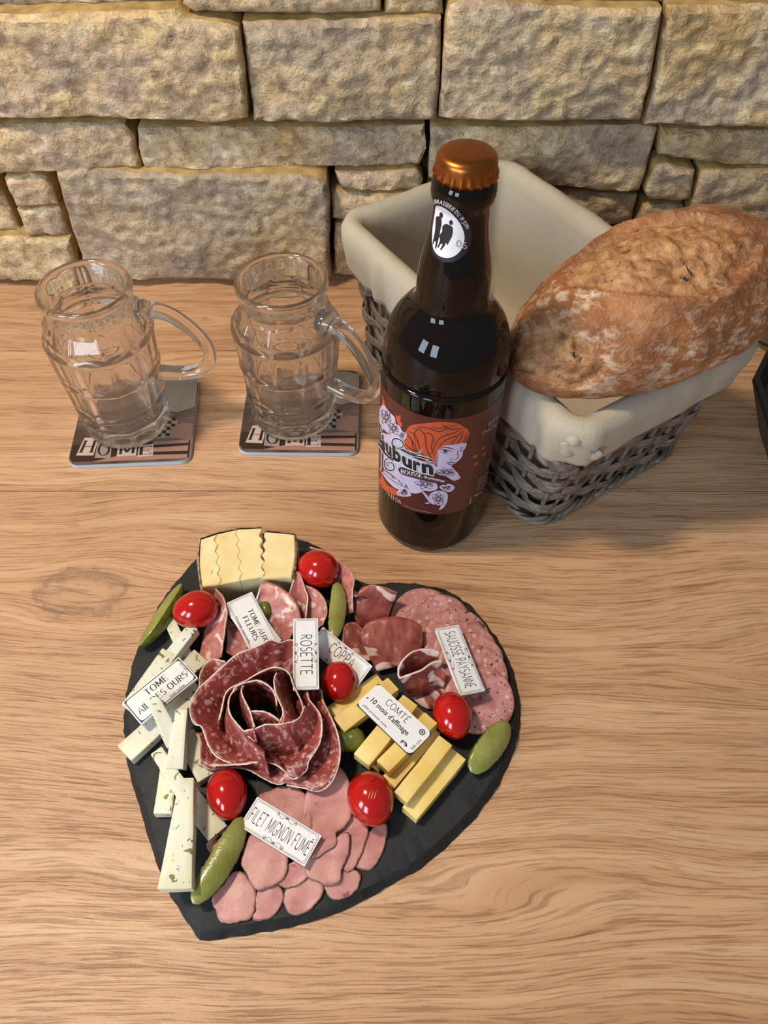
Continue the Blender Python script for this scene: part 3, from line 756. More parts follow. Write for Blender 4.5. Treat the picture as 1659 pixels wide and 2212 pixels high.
for (x, y, rz, lab) in ((-0.1945, 0.4620, 0.055, 'square printed coaster with HOME letter tiles under the mug farthest from the bottle'),
                        (RC.x, RC.y, RCR, 'square printed coaster with HOME letter tiles under the mug beside the bottle')):
    t = thing('coaster', lab, 'coaster', (x, y, 0), rz, 'HOME coasters')
    if coast_src is None:
        parts = []
        def cp(name, V, F, m): o = add_mesh(name, V, F, m, t, False); parts.append(o); return o
        V, F = prism(rrect(.1, .1, .009), 0.0003, .0040); cp('coaster_base', V, F, MAT['coaster_side'])
        V, F = prism(rrect(.0996, .0996, .009), .0040, .0044); cp('printed_top', V, F, MAT['coaster'])
        V, F = flatpoly([(-.046, -.0465), (.0485, -.0465), (.0485, -.0275), (-.049, -.0275), (-.049, -.042)], .00442); cp('printed_board', V, F, MAT['coaster_dark'])
        for q in ([(-.03, -.047), (.047, -.047), (.047, -.0425), (-.01, -.0415)], [(.012, -.0385), (.047, -.039), (.047, -.033), (.012, -.034)], [(.016, -.031), (.047, -.030), (.047, -.026), (.018, -.0275)]):
            cp('printed_plank', *flatpoly(q, .00444), MAT['coaster_brown'])
        cp('printed_bowl', *flatpoly([(.049, .012), (.049, .045), (.04, .0485), (.012, .0485), (.004, .040), (.006, .026), (.018, .012), (.034, .006)], .00442), MAT['coaster_pale'])
        cp('printed_cloth', *flatpoly([(.010, -.012), (.020, -.024), (.034, -.022), (.036, -.004), (.022, .002)], .00442), MAT['coaster_pale'])
        cells = []
        for i in range(6):
            for j in range(6):
                if (i + j) % 2: continue
                a, b = .0125 + .0036 * i, -.0215 + .0036 * j
                cells.append(flatpoly([(a, b), (a + .0036, b - .0004), (a + .0036, b + .0032), (a, b + .0036)], .00444))
        cp('printed_checks', *cat_mesh(cells), MAT['coaster_dark'])
        cp('printed_bread', *flatpoly([(.032, -.024), (.049, -.026), (.049, -.008), (.040, -.006), (.030, -.014)], .00445), MAT['coaster_brown'])
        for ch, q, m in (('H', [(290, 1718), (422, 1728), (385, 1890), (222, 1882)], 'tile'), ('O', [(418, 1745), (552, 1780), (545, 1925), (398, 1912)], 'tile_dim'),
                         ('M', [(612, 1780), (792, 1774), (784, 1910), (602, 1912)], 'tile'), ('E', [(804, 1818), (942, 1808), (942, 1920), (798, 1926)], 'tile')):
            qq = [cl(*p) for p in q]
            tl = cp('letter_tile', *flatpoly([qq[3], qq[2], qq[1], qq[0]], .00446), MAT[m])
            gv, gf, gw = caps(ch, 'serif'); 
            V = []
            for a, b in gv:
                s_, t_ = 0.14 + 0.72 * a / gw, 0.16 + 0.68 * b
                bl, br, tr, tlq = Vector(qq[3]), Vector(qq[2]), Vector(qq[1]), Vector(qq[0])
                p = bl.lerp(br, s_).lerp(tlq.lerp(tr, s_), t_); V.append(Vector((p.x, p.y, .00449)))
            add_mesh('tile_letter', V, gf, MAT['ink'], tl, False)
        coast_src = parts
    else:
        for o in coast_src:
            c = o.copy(); COL.objects.link(c); c.parent = t
            for ch in o.children:
                d = ch.copy(); COL.objects.link(d); d.parent = c

# ---- bottle
BX, BY = 0.0508, 0.3657
BPROF = [(.0005, .004), (.020, .0035), (.030, .0008), (.0345, 0.0), (.0380, .0022), (.0393, .007), (.0396, .02), (.0397, .15), (.0396, .160), (.0388, .170), (.0368, .180), (.0335, .1885), (.0290, .1950), (.0245, .1995), (.0220, .2030), (.0211, .2070), (.0209, .2140), (.0206, .2200), (.0196, .2280), (.0180, .2360), (.0164, .2440), (.0155, .2510), (.0151, .2580), (.0151, .2630), (.0158, .2648), (.0166, .2665), (.0168, .2700), (.0165, .2735), (.0156, .2760), (.0142, .2775), (.0132, .2790), (.0130, .2850), (.0005, .2855)]
bprof = [(p.x, p.y) for p in catmull([Vector((r, z, 0)) for r, z in BPROF], 150)]
bprof = [(max(r, .0004), z) for r, z in bprof]
def rad_at(z):
    for (ra, za), (rb, zb) in zip(BPROF[4:], BPROF[5:]):
        if za <= z <= zb: return ra + (rb - ra) * (z - za) / (zb - za)
    return .0397
def hit(u, v, off):
    """photo pixel -> point on the bottle's skin"""
    d = ray(u, v); ox, oy = -BX, -BY
    t = 0.25; best = (9, t); prev = None
    while t < 0.9:
        x, y, z = ox + d.x * t, oy + d.y * t, CAMH + d.z * t
        g = math.hypot(x, y) - rad_at(z)
        if g < best[0]: best = (g, t)
        if g < 0:
            lo, hi = t - .004, t
            for _ in range(18):
                m = (lo + hi) / 2
                if math.hypot(ox + d.x * m, oy + d.y * m) - rad_at(CAMH + d.z * m) < 0: hi = m
                else: lo = m
            best = (0, hi); break
        t += .004
    t = best[1]; x, y, z = ox + d.x * t, oy + d.y * t, CAMH + d.z * t
    a = math.atan2(y, x); r = rad_at(z) + off
    return Vector((r * math.cos(a), r * math.sin(a), z))
bt = thing('beer_bottle', 'tall dark brown beer bottle with maroon label and copper crown cap', 'bottle', (BX, BY, 0))
V, F = lathe(bprof, 96); F.append(tuple(reversed(range(96)))); F.append(tuple(range(len(V) - 96, len(V))))
add_mesh('bottle_glass', V, F, MAT['bottle'], bt)
# crown cap with crimped skirt
V = []; F = []; seg = 126
cp_ = [(.0004, .2893), (.0085, .2893), (.0122, .2889), (.0143, .2877), (.0151, .2860), (.0153, .2842), (.0154, .2825), (.0156, .2808), (.0159, .2795), (.0162, .2778), (.0150, .2784), (.0140, .2830), (.0004, .2870)]
for i, (r, z) in enumerate(cp_):
    k_ = max(0, min(1, (.2838 - z) / .004)) if i < 10 else (1 if i == 10 else 0)
    for k in range(seg):
        a = 2 * math.pi * k / seg; q = r + .0006 * k_ * math.cos(21 * a); V.append(Vector((q * math.cos(a), q * math.sin(a), z)))
for i in range(len(cp_) - 1):
    for k in range(seg): F.append((i * seg + k, (i + 1) * seg + k, (i + 1) * seg + (k + 1) % seg, i * seg + (k + 1) % seg))
F.append(tuple(range(seg)))
add_mesh('crown_cap', V, F, MAT['cap'], bt)
def patch(name, a0, a1, z0, z1, mat, parent, off, n=90):
    V = []; F = []
    for j in range(9):
        z = z0 + (z1 - z0) * j / 8
        for i in range(n + 1):
            a = math.radians(a0 + (a1 - a0) * i / n) - math.pi / 2; r = rad_at(z) + off
            V.append(Vector((r * math.cos(a), r * math.sin(a), z)))
    for j in range(8):
        for i in range(n): a = j * (n + 1) + i; F.append((a, a + 1, a + n + 2, a + n + 1))
    return add_mesh(name, V, F, mat, parent)
lab = patch('label', -112, 112, .0487, .1446, MAT['label'], bt, .00012)
EPS = 0.00007
def px_fill(pts, layer, n=None, step=7.0):
    """filled outline in photo pixels -> patch of print lying on the bottle"""
    pl = [(p.x, p.y) for p in catmull([Vector((p[0], p[1], 0)) for p in pts], n or max(24, len(pts) * 4), True)]
    q = [Vector(p) for p in pl]; nb = len(q)
    x0, x1 = min(p[0] for p in pl), max(p[0] for p in pl); y0, y1 = min(p[1] for p in pl), max(p[1] for p in pl)
    for i in range(int((x1 - x0) / step) + 1):
        for j in range(int((y1 - y0) / step) + 1):
            c = (x0 + (i + .5) * step, y0 + (j + .5) * step)
            if inside(c, pl) and edge_dist(c, pl) > 1.5: q.append(Vector(c))
    v, e, f, *_ = delaunay_2d_cdt(q, [], [list(range(nb))], 1, 1e-6)
    return [hit(p.x, p.y, .00012 + EPS * layer) for p in v], [tuple(reversed(t)) for t in f]
def px_stroke(pts, w, layer, n=None, taper=True):
    c = [(p.x, p.y) for p in catmull([Vector((p[0], p[1], 0)) for p in pts], n or max(8, len(pts) * 4))]
    V, F = strip(c, (lambda t, d: w * (0.25 + 0.75 * math.sin(math.pi * t) ** .6)) if taper else w)
    return [hit(a, b, .00012 + EPS * layer) for a, b in V], [tuple(reversed(f)) for f in F]
def px_text(gv, gf, org, ex, ey, layer, bend=0.0):
    V = []
    for a, b in gv: V.append(hit(org[0] + ex[0] * a + ey[0] * b, org[1] + ex[1] * a + ey[1] * b + bend * a * a, .00012 + EPS * layer))
    return V, gf
def orient(V, F):
    """make printed faces look outward"""
    out = []
    for f in F:
        n = (V[f[1]] - V[f[0]]).cross(V[f[2]] - V[f[0]]); c = V[f[0]]
        out.append(f if n.x * c.x + n.y * c.y >= 0 else tuple(reversed(f)))
    return out
def print_on(name, parts, mat, parent):
    V, F = cat_mesh(parts); return add_mesh(name, V, orient(V, F), mat, parent, False)
Z1 = lambda pts: [(780 + a / 4.608, 740 + b / 4.608) for a, b in pts]
def z1(a, b): return (780 + a / 4.608, 740 + b / 4.608)
print_on('lilac_field', [px_fill(Z1([(165, 880), (240, 905), (330, 925), (430, 970), (450, 1080), (560, 1160), (735, 1215), (745, 1290), (640, 1390), (660, 1450), (560, 1500), (440, 1480), (330, 1440), (230, 1330), (158, 1180), (158, 1000)]), 1)], MAT['lilac'], lab)
print_on('hair', [px_fill(Z1([(445, 890), (500, 820), (640, 800), (800, 786), (950, 800), (1015, 832), (1072, 880), (1062, 960), (1030, 1002), (900, 1008), (820, 1030), (772, 1080), (752, 1180), (760, 1212), (690, 1200), (600, 1150), (500, 1085), (415, 1010)]), 2)], MAT['orange'], lab)
for q in ([(172, 400), (205, 480), (242, 615), (215, 640), (172, 700)], [(350, 715), (375, 735), (395, 715), (395, 790), (412, 800), (400, 840), (360, 790)],
    [(155, 1210), (200, 1290), (260, 1410), (330, 1450), (440, 1535), (300, 1500), (200, 1420)], [(1225, 1030), (1205, 1040), (1200, 1065), (1222, 1052)], [(1160, 1110), (1120, 1125), (1112, 1145), (1145, 1140)], [(1238, 1090), (1210, 1102), (1203, 1122), (1228, 1112)], [(1155, 1185), (1125, 1200), (1118, 1222), (1150, 1212)]): print_on('orange_leaf', [px_fill(Z1(q), 2)], MAT['orange'], lab)
print_on('face', [px_fill(Z1([(772, 1062), (830, 1022), (950, 1008), (1044, 995), (1038, 1040), (1012, 1082), (1005, 1130), (955, 1182), (905, 1217), (885, 1245), (800, 1240), (752, 1212), (756, 1120)]), 3)], MAT['lilac'], lab)
flower = [[(195, 650), (230, 615), (265, 660), (300, 700), (340, 740), (350, 800), (390, 830), (415, 880), (455, 900), (440, 960), (380, 950), (310, 920), (250, 880), (200, 820), (182, 740)],
          [(735, 1240), (790, 1225), (830, 1245), (890, 1230), (940, 1270), (970, 1310), (985, 1345), (920, 1370), (850, 1330), (760, 1300)],
          [(515, 1345), (600, 1330), (680, 1350), (750, 1400), (760, 1450), (700, 1475), (640, 1470), (560, 1440), (510, 1400)],
          [(690, 1500), (760, 1470), (850, 1490), (860, 1560), (820, 1640), (770, 1660), (790, 1620), (700, 1600), (680, 1550)],
          [(780, 1430), (850, 1400), (905, 1410), (930, 1440), (890, 1480), (820, 1470)], [(360, 1500), (380, 1460), (430, 1455), (480, 1480), (500, 1520), (440, 1530), (390, 1520)],
          [(640, 1590), (700, 1575), (690, 1590), (650, 1602)], [(375, 1310), (400, 1330), (440, 1390), (410, 1400), (375, 1350)], [(590, 1440), (640, 1490), (700, 1560), (680, 1580), (620, 1500)]]
for q in flower: print_on('printed_flower', [px_fill(Z1(q), 4)], MAT['lilac'], lab)
def petals(cx, cy, rx, ry, k, rot=0.0):
    out = []
    for i in range(k):
        a = rot + 2 * math.pi * i / k; f = 0.55 + 0.45 * ((i * 7) % 5) / 4
        ax, ay = math.cos(a), math.sin(a)
        out.append(px_stroke(Z1([(cx + .15 * rx * ax, cy + .15 * ry * ay), (cx + f * .6 * rx * math.cos(a + .5), cy + f * .6 * ry * math.sin(a + .5)), (cx + f * rx * ax, cy + f * ry * ay), (cx + f * .6 * rx * math.cos(a - .5), cy + f * .6 * ry * math.sin(a - .5)), (cx + .2 * rx * ax, cy + .2 * ry * ay)]), 0.9, 5, taper=False))
    return out
L_ = []
for c in ((260, 740, 70, 90, 11), (330, 850, 70, 70, 11), (410, 920, 40, 35, 8), (850, 1285, 110, 45, 13), (640, 1400, 110, 60, 13), (770, 1550, 75, 75, 12), (850, 1440, 60, 28, 7), (430, 1490, 60, 32, 9)): L_ += petals(*c)
for q in ([(640, 1590), (700, 1582)], [(590, 1440), (650, 1510), (690, 1560)], [(800, 1440), (910, 1425)], [(840, 1360), (850, 1400)]): L_.append(px_stroke(Z1(q), 1.0, 5))
for q in ([(470, 880), (520, 900), (560, 950), (580, 1040), (620, 1120), (680, 1180)], [(520, 850), (600, 870), (640, 940), (650, 1040), (690, 1130), (730, 1190)], [(480, 940), (530, 1000), (560, 1080), (610, 1140)], [(560, 830), (680, 850), (760, 880), (820, 870), (900, 830), (960, 820)], [(600, 900), (680, 900), (720, 950), (700, 1040), (730, 1120)],
          [(1000, 840), (940, 890), (840, 920), (770, 960), (730, 1030), (700, 1090), (660, 1110)], [(700, 830), (760, 850), (830, 840), (880, 810)], [(1020, 870), (960, 920), (880, 950), (810, 990), (770, 1050)], [(1050, 900), (1030, 960), (1000, 995)], [(1010, 900), (985, 960), (950, 1000)], [(960, 930), (930, 970), (890, 1000)], [(430, 1000), (520, 1070), (600, 1110)], [(620, 830), (560, 860), (530, 920), (560, 1000)], [(800, 800), (860, 850), (930, 860), (990, 850)], [(460, 900), (500, 960), (520, 1040), (560, 1100)], [(1060, 930), (1045, 980), (1020, 1000)]):
    L_.append(px_stroke(Z1(q), 1.7, 5))
for q, w in (([(778, 1052), (830, 1038), (880, 1045), (928, 1062)], 2.0), ([(775, 1070), (820, 1062), (870, 1068), (905, 1080)], 1.6), ([(790, 1085), (830, 1098), (880, 1090)], 1.1), ([(960, 1065), (958, 1100), (965, 1135), (940, 1158), (925, 1160)], 1.2), ([(985, 1050), (1012, 1040)], 1.6), ([(980, 1072), (1008, 1068)], 1.8), ([(848, 1196), (890, 1188), (935, 1187)], 2.0), ([(860, 1206), (900, 1208), (920, 1198)], 1.4), ([(885, 1158), (905, 1160)], 1.2), ([(752, 1215), (760, 1150), (772, 1090)], 1.2)): L_.append(px_stroke(Z1(q), w, 5))
L_.append(px_fill(Z1([(820, 1068), (850, 1066), (855, 1085), (825, 1086)]), 5))
L_.append(px_fill(Z1([(418, 1462), (440, 1456), (448, 1474), (424, 1480)]), 5))
print_on('line_drawing', L_, MAT['plum'], lab)
# swash lettering: auburn
swash = [([(165, 900), (170, 980), (210, 1040), (240, 1090), (300, 1150), (330, 1170)], 4.5), ([(330, 1170), (310, 1140), (270, 1150), (240, 1180), (250, 1240), (300, 1270), (335, 1250), (320, 1200), (280, 1190), (262, 1210), (280, 1225)], 2.6),
         ([(340, 1120), (330, 1060), (315, 1000), (330, 955), (390, 960), (425, 1000), (410, 1040), (370, 1030)], 2.6), ([(340, 1040), (420, 1060), (520, 1100), (570, 1100), (605, 1080), (600, 1062), (585, 1070)], 2.6), ([(400, 1060), (500, 1110), (600, 1130), (700, 1160), (745, 1195)], 3.0), ([(745, 1195), (710, 1170), (670, 1170), (655, 1185), (680, 1195)], 2.2), ([(195, 840), (215, 860), (200, 890)], 2.0)]
letters = [('a', (206, 1038), (250, 1068), (205, 955)), ('u', (256, 1080), (312, 1135), (252, 985)), ('b', (322, 1150), (402, 1195), (318, 1010)), ('u', (416, 1205), (512, 1250), (412, 1118)), ('r', (522, 1255), (596, 1280), (520, 1165)), ('n', (606, 1280), (720, 1306), (604, 1190))]
def fit(ch, bl, br, tl, bold, grow):
    gv, gf = glyphs(ch, bold); xs = [a for a, b in gv]; ysg = [b for a, b in gv]
    x0, x1 = min(xs), max(xs); y1 = max(ysg); y0 = 0.0
    bl, br, tl = Vector(bl), Vector(br), Vector(tl); c = (br + tl) / 2
    out = []
    for a, b in gv:
        p = bl + (br - bl) * ((a - x0) / (x1 - x0)) + (tl - bl) * ((b - y0) / (y1 - y0)); p = c + (p - c) * grow; out.append(p)
    return out, gf
W_ = []; B_ = []
for ch, bl, br, tl in letters:
    v, f = fit(ch, bl, br, tl, 0.075, 1.10); W_.append(([hit(*z1(p.x, p.y), .00012 + EPS * 6) for p in v], f))
    v, f = fit(ch, bl, br, tl, 0.045, 1.0); B_.append(([hit(*z1(p.x, p.y), .00012 + EPS * 8) for p in v], f))
for q, w in swash: W_.append(px_stroke(Z1(q), w + 3.2, 6)); B_.append(px_stroke(Z1(q), w, 8))
print_on('lettering_outline', W_, MAT['white'], lab); print_on('lettering', B_, MAT['ink'], lab)
print_on('banner', [px_fill(Z1([(375, 1250), (405, 1236), (500, 1268), (620, 1305), (760, 1335), (866, 1362), (845, 1415), (800, 1402), (660, 1378), (520, 1340), (400, 1300)]), 6)], MAT['plum'], lab)
T_ = []
gv, gf, gw = caps('ROUSSE', 'serif'); T_.append(px_text([(a / gw, b) for a, b in gv], gf, z1(405, 1292), (205 / 4.608, 40 / 4.608), (-2 / 4.608, -36 / 4.608), 8, 1.5))
gv, gf = glyphs('de printemps', 0.01); gw = max(a for a, b in gv); T_.append(px_text([(a / gw, b) for a, b in gv], gf, z1(625, 1338), (205 / 4.608, 46 / 4.608), (4 / 4.608, -36 / 4.608), 8, 0))
print_on('banner_lettering', T_, MAT['white'], lab)
G_ = []
for s, o_, ex, ey in (('19', (250, 1500), (40, 38), (0, -42)), ('II', (300, 1545), (32, 22), (0, -50)), ('06', (345, 1572), (58, 32), (0, -42))):
    gv, gf = glyphs(s); gw = max(a for a, b in gv); G_.append(px_text([(a / gw, b / .7) for a, b in gv], gf, z1(*o_), (ex[0] / 4.608, ex[1] / 4.608), (ey[0] / 4.608, ey[1] / 4.608), 5))
G_.append(px_stroke(Z1([(420, 1612), (520, 1650), (620, 1675), (695, 1686)]), 0.7, 5, taper=False))
for s, o_, ex, ey in (('BIERE', (1255, 835), (130, -95), (8, -50)), ('INDE', (1195, 925), (150, -95), (8, -50))):
    gv, gf = glyphs(s); gw = max(a for a, b in gv); G_.append(px_text([(a / gw, b / .7) for a, b in gv], gf, z1(*o_), (ex[0] / 4.608, ex[1] / 4.608), (ey[0] / 4.608, ey[1] / 4.608), 5))
for i in range(6): G_.append(px_stroke(Z1([(1140 + 3 * i, 1480 - 22 * i), (1250 + 2 * i, 1400 - 24 * i)]), 1.0, 5, taper=False))
G_.append(px_stroke(Z1([(1120, 1530), (1130, 1510), (1150, 1520), (1160, 1500), (1190, 1490), (1195, 1470)]), 2.4, 5)); G_.append(px_stroke(Z1([(1082, 1530), (1090, 1555), (1078, 1570), (1085, 1590), (1065, 1608)]), 2.0, 5))
G_.append(px_stroke(Z1([(1240, 1240), (1255, 1190), (1280, 1150), (1300, 1110)]), 1.4, 5))
for g_ in G_: print_on('small_print', [g_], MAT['greyprint'], lab)
D_ = []
gv, gf = glyphs('design by R'); gw = max(a for a, b in gv); D_.append(px_text([(a / gw, b / .7) for a, b in gv], gf, z1(222, 1262), (245 / 4.608, 190 / 4.608), (6 / 4.608, -24 / 4.608), 5, 0))
D_.append(px_stroke(Z1([(225, 1290), (330, 1380), (480, 1455)]), 0.7, 5, taper=False))
print_on('signature', D_, MAT['plum'], lab)
# neck label
def z5(a, b): return (780 + a / 4.608, 280 + b / 4.608)
Z5 = lambda pts: [z5(a, b) for a, b in pts]
nl = print_on('neck_label', [px_fill(Z5([(752, 690), (840, 712), (930, 762), (1012, 850), (1075, 955), (1100, 1050), (1082, 1150), (1040, 1230), (970, 1290), (890, 1322), (800, 1308), (735, 1262), (706, 1200), (702, 1050), (720, 900), (738, 760)]), 1, step=4)], MAT['neckblack'], bt)
print_on('white_field', [px_fill(Z5([(758, 755), (850, 790), (930, 860), (990, 940), (1025, 1030), (1025, 1110), (990, 1200), (930, 1255), (860, 1275), (780, 1255), (732, 1200), (713, 1120), (717, 980), (740, 830)]), 3, step=4)], MAT['white'], nl)
fig = [[(752, 870), (775, 860), (800, 870), (806, 930), (795, 990), (790, 1020), (775, 1090), (752, 1180), (742, 1175), (750, 1110), (735, 1110), (722, 1140), (718, 1130), (740, 1020), (748, 940)],
       [(785, 840), (795, 822), (812, 822), (820, 850), (812, 875), (795, 880)], [(815, 960), (845, 935), (880, 945), (910, 965), (915, 1010), (905, 1060), (880, 1110), (860, 1145), (850, 1120), (835, 1150), (800, 1195), (790, 1190), (815, 1140), (800, 1130), (775, 1170), (765, 1165), (790, 1100), (785, 1050), (812, 1010)], [(880, 915), (893, 895), (912, 905), (915, 930), (900, 945), (885, 938)]]
for k in (0, 2): print_on('printed_figure', [px_fill(Z5(q), 5, step=4) for q in fig[k:k + 2]], MAT['neckblack'], nl)
N_ = []
txt = 'BRASSERIE DU 19 JUIN'; pathc = catmull([Vector((a, b, 0)) for a, b in [(735, 735), (775, 735), (835, 757), (900, 800), (960, 860), (1010, 925), (1052, 1000)]], 200)
gv_all = [glyphs(c)[0] if c != ' ' else [(0, 0), (.3, 0)] for c in txt]
wid = [max(a for a, b in g) + .08 for g in gv_all]; tot = sum(wid); acc = 0
for ch, g, w in zip(txt, gv_all, wid):
    if ch != ' ':
        i = int(acc / tot * 195); p = pathc[i]; q = pathc[min(i + 4, 199)]; t = (q - p).normalized(); nn = Vector((t.y, -t.x, 0)); sc = 330.0 / tot * 1.28
        N_.append(([hit(*z5(p.x + t.x * a * sc + nn.x * b * sc * 1.5, p.y + t.y * a * sc + nn.y * b * sc * 1.5), .00012 + EPS * 3) for a, b in g], glyphs(ch)[1]))
    acc += w
print_on('neck_lettering', N_, MAT['white'], nl)
gv, gf = glyphs('06'); gw = max(a for a, b in gv)
print_on('number', [px_text([(a / gw, b / .7) for a, b in gv], gf, z5(938, 1155), (110 / 4.608, 32 / 4.608), (12 / 4.608, -72 / 4.608), 6)] + [px_stroke(Z5([(930, 1150), (985, 1095)]), 0.8, 6)], MAT['greyprint'], nl)
# ---------------------------------------------------------------- basket with linen lining, bread, things at the edge
RIMZ = 0.122
rimc = [P(1268, 962, RIMZ), P(1606, 738, RIMZ), P(1086, 362, RIMZ), P(748, 503, RIMZ)]      # front, right, back, left
rc = sum(rimc, Vector()) / 4
ax = ((rimc[0] - rimc[3]) + (rimc[1] - rimc[2])).normalized()      # along the long side
ay = Vector((-ax.y, ax.x, 0))                                      # across, towards front-right? set below
if (rimc[1] - rimc[0]).dot(ay) < 0: ay = -ay
RL, RW = ((rimc[0] - rimc[3]).length + (rimc[1] - rimc[2]).length) / 2, ((rimc[1] - rimc[0]).length + (rimc[2] - rimc[3]).length) / 2
bc = Vector((0.1285, 0.4935, 0)); BL_, BW_ = 0.242, 0.150
ang = math.atan2(ax.y, ax.x)
bask = thing('bread_basket', 'grey wicker basket with beige linen lining behind the bottle', 'basket', (rc.x, rc.y, 0), ang)
# local frame: x long, y across (left-handed guard)
ysgn = 1 if ay.dot(Vector((-math.sin(ang), math.cos(ang), 0))) > 0 else -1
def rr_pt(t, hl, hw, r):
    """point and outward normal on a rounded rectangle, t in 0..1"""
    segs = [2 * (hw - r), math.pi * r / 2, 2 * (hl - r), math.pi * r / 2] * 2; tot = sum(segs); s = (t % 1.0) * tot
    k = 0
    while s > segs[k]: s -= segs[k]; k += 1
    if k == 0: return (hl, -(hw - r) + s), (1, 0)
    if k == 1: a = s / r; return (hl - r + r * math.cos(a), hw - r + r * math.sin(a)), (math.cos(a), math.sin(a))
    if k == 2: return (hl - r - s, hw), (0, 1)
    if k == 3: a = math.pi / 2 + s / r; return (-hl + r + r * math.cos(a), hw - r + r * math.sin(a)), (math.cos(a), math.sin(a))
    if k == 4: return (-hl, hw - r - s), (-1, 0)
    if k == 5: a = math.pi + s / r; return (-hl + r + r * math.cos(a), -hw + r + r * math.sin(a)), (math.cos(a), math.sin(a))
    if k == 6: return (-hl + r + s, -hw), (0, -1)
    a = 1.5 * math.pi + s / r; return (hl - r + r * math.cos(a), -hw + r + r * math.sin(a)), (math.cos(a), math.sin(a))
def wallpt(t, z, off=0.0):
    f = z / RIMZ; hl = (BL_ + (RL - BL_) * f) / 2; hw = (BW_ + (RW - BW_) * f) / 2
    (x, y), (nx, ny) = rr_pt(t, hl, hw, 0.016)
    d0 = (bc - rc); lx = d0.x * math.cos(-ang) - d0.y * math.sin(-ang); ly = d0.x * math.sin(-ang) + d0.y * math.cos(-ang)
    return Vector((x + nx * off + lx * (1 - f), y + ny * off + ly * (1 - f), z))
NST = 34
for i in range(NST):
    t = (i + .5) / NST
    V, F = tube([wallpt(t, 0.003 + (RIMZ - .012) * j / 8, 0.0) for j in range(9)], 0.0019, 6); add_mesh('stake', V, F, MAT['wicker'], bask)
rows = 8
for r in range(rows):
    z = 0.0115 + (RIMZ - 0.026) * r / (rows - 1)
    for part in range(4):
        pts = []; rad = []
        t0, t1 = part / 4, (part + 1) / 4 + 0.006
        n = 66
        for k in range(n):
            t = t0 + (t1 - t0) * k / (n - 1)
            ph = t * NST * math.pi + (math.pi if r % 2 else 0)
            pts.append(wallpt(t, z + 0.0034 * math.sin(ph * 0.5 + r) + 0.0008 * nz((t * 40, r, 0), 1.0), 0.0026 * math.sin(ph)))
            rad.append(0.0066 * (0.62 + 0.38 * abs(math.sin(ph)) ** .7) * (0.86 + 0.22 * nz((t * 30, r * 2.2, 3), 1.0)))
        V, F = tube(pts, rad, 8, flat=0.15, up=Vector((0, 0, 1))); add_mesh('willow_strand', V, F, MAT['wicker'], bask)
for j in range(3):
    pts = [wallpt(k / 160, 0.0043 + 0.0022 * math.sin(k * .9 + j * 2.1) + .001 * j, 0.0035 + 0.0022 * math.cos(k * .9 + j * 2.1)) for k in range(160)]
    V, F = tube(pts, 0.0020, 6, closed=True); add_mesh('bottom_braid', V, F, MAT['wicker'], bask)
# base weave
bl = []
for k in range(10):
    s = -0.45 + 0.9 * k / 9
    a = wallpt(0, .004); pts = []
    d0 = (bc - rc); lx = d0.x * math.cos(-ang) - d0.y * math.sin(-ang); ly = d0.x * math.sin(-ang) + d0.y * math.cos(-ang)
    bl.append(tube([Vector((lx - BL_ / 2 + .004 + (BL_ - .008) * i / 12, ly + s * BW_, 0.0042 + .001 * (-1) ** (i + k))) for i in range(13)], 0.0035, 6, flat=.5))
add_mesh('base_slats', *cat_mesh(bl), MAT['wicker'], bask)
# lining: profile from the inside bottom, up, over the rim and down outside
prof = [(-.060, .010), (-.012, .0105), (-.0062, .018), (-.0060, .05), (-.0062, .085), (-.0075, .110), (-.0085, .122), (-.0070, .1300), (-.0015, .1340), (.0050, .1325), (.0082, .1260), (.0088, .1170), (.0085, .1060), (.0082, .0960), (.0078, .0915)]
NP_ = 260; V = []; F = []; uv = []
for k in range(NP_):
    t = k / NP_
    (x, y), (nx, ny) = rr_pt(t, 1, 1, .2)
    corner = abs(abs(nx) - abs(ny)) < 0.95
    for j, (off, z) in enumerate(prof):
        w = 0.0
        if j >= 8:
            w = 0.0018 * nz((t * 34, j * .25, 0), 1.0) + (0.0022 * math.sin(t * 260) * (j - 8) / 6 if corner else 0)
            if j >= 11: z = z + 0.006 * nz((t * 11, 2.2, 0), 1.0) * (j - 10) / 4
        elif 2 <= j <= 6: w = -0.0012 * abs(nz((t * 26, j * .5, 4), 1.0)) - 0.0006 * abs(nz((t * 60, j * 1.5, 9), 1.0))
        else: w = 0.0008 * nz((t * 20, j, 2), 1.0)
        p = wallpt(t, min(z, .2), off + w)
        if z > RIMZ: q = wallpt(t, RIMZ, off + w); p = Vector((q.x, q.y, z))
        V.append(p); uv.append((t * 0.86, sum(math.dist(prof[i], prof[i - 1]) for i in range(1, j + 1))))
m = len(prof)
for k in range(NP_):
    for j in range(m - 1):
        k2 = (k + 1) % NP_; F.append((k * m + j, k2 * m + j, k2 * m + j + 1, k * m + j + 1))
F.append(tuple(k * m for k in reversed(range(NP_))))
lin = add_mesh('linen_lining', V, F, MAT['linen'], bask)
u = lin.data.uv_layers.new(name='UVMap')
for lp in lin.data.loops: 
    a = uv[lp.vertex_index]; u.data[lp.index].uv = a
for pl_ in lin.data.polygons:
    if len(pl_.vertices) == 4 and pl_.vertices[0] // m == NP_ - 1:
        for li in pl_.loop_indices:
            if lin.data.loops[li].vertex_index < m: a = u.data[li].uv; u.data[li].uv = (a[0] + .86, a[1])
so = lin.modifiers.new('cloth', 'SOLIDIFY'); so.thickness = 0.0009; so.offset = 0
lin['label'] = 'beige linen lining folded over the rim'
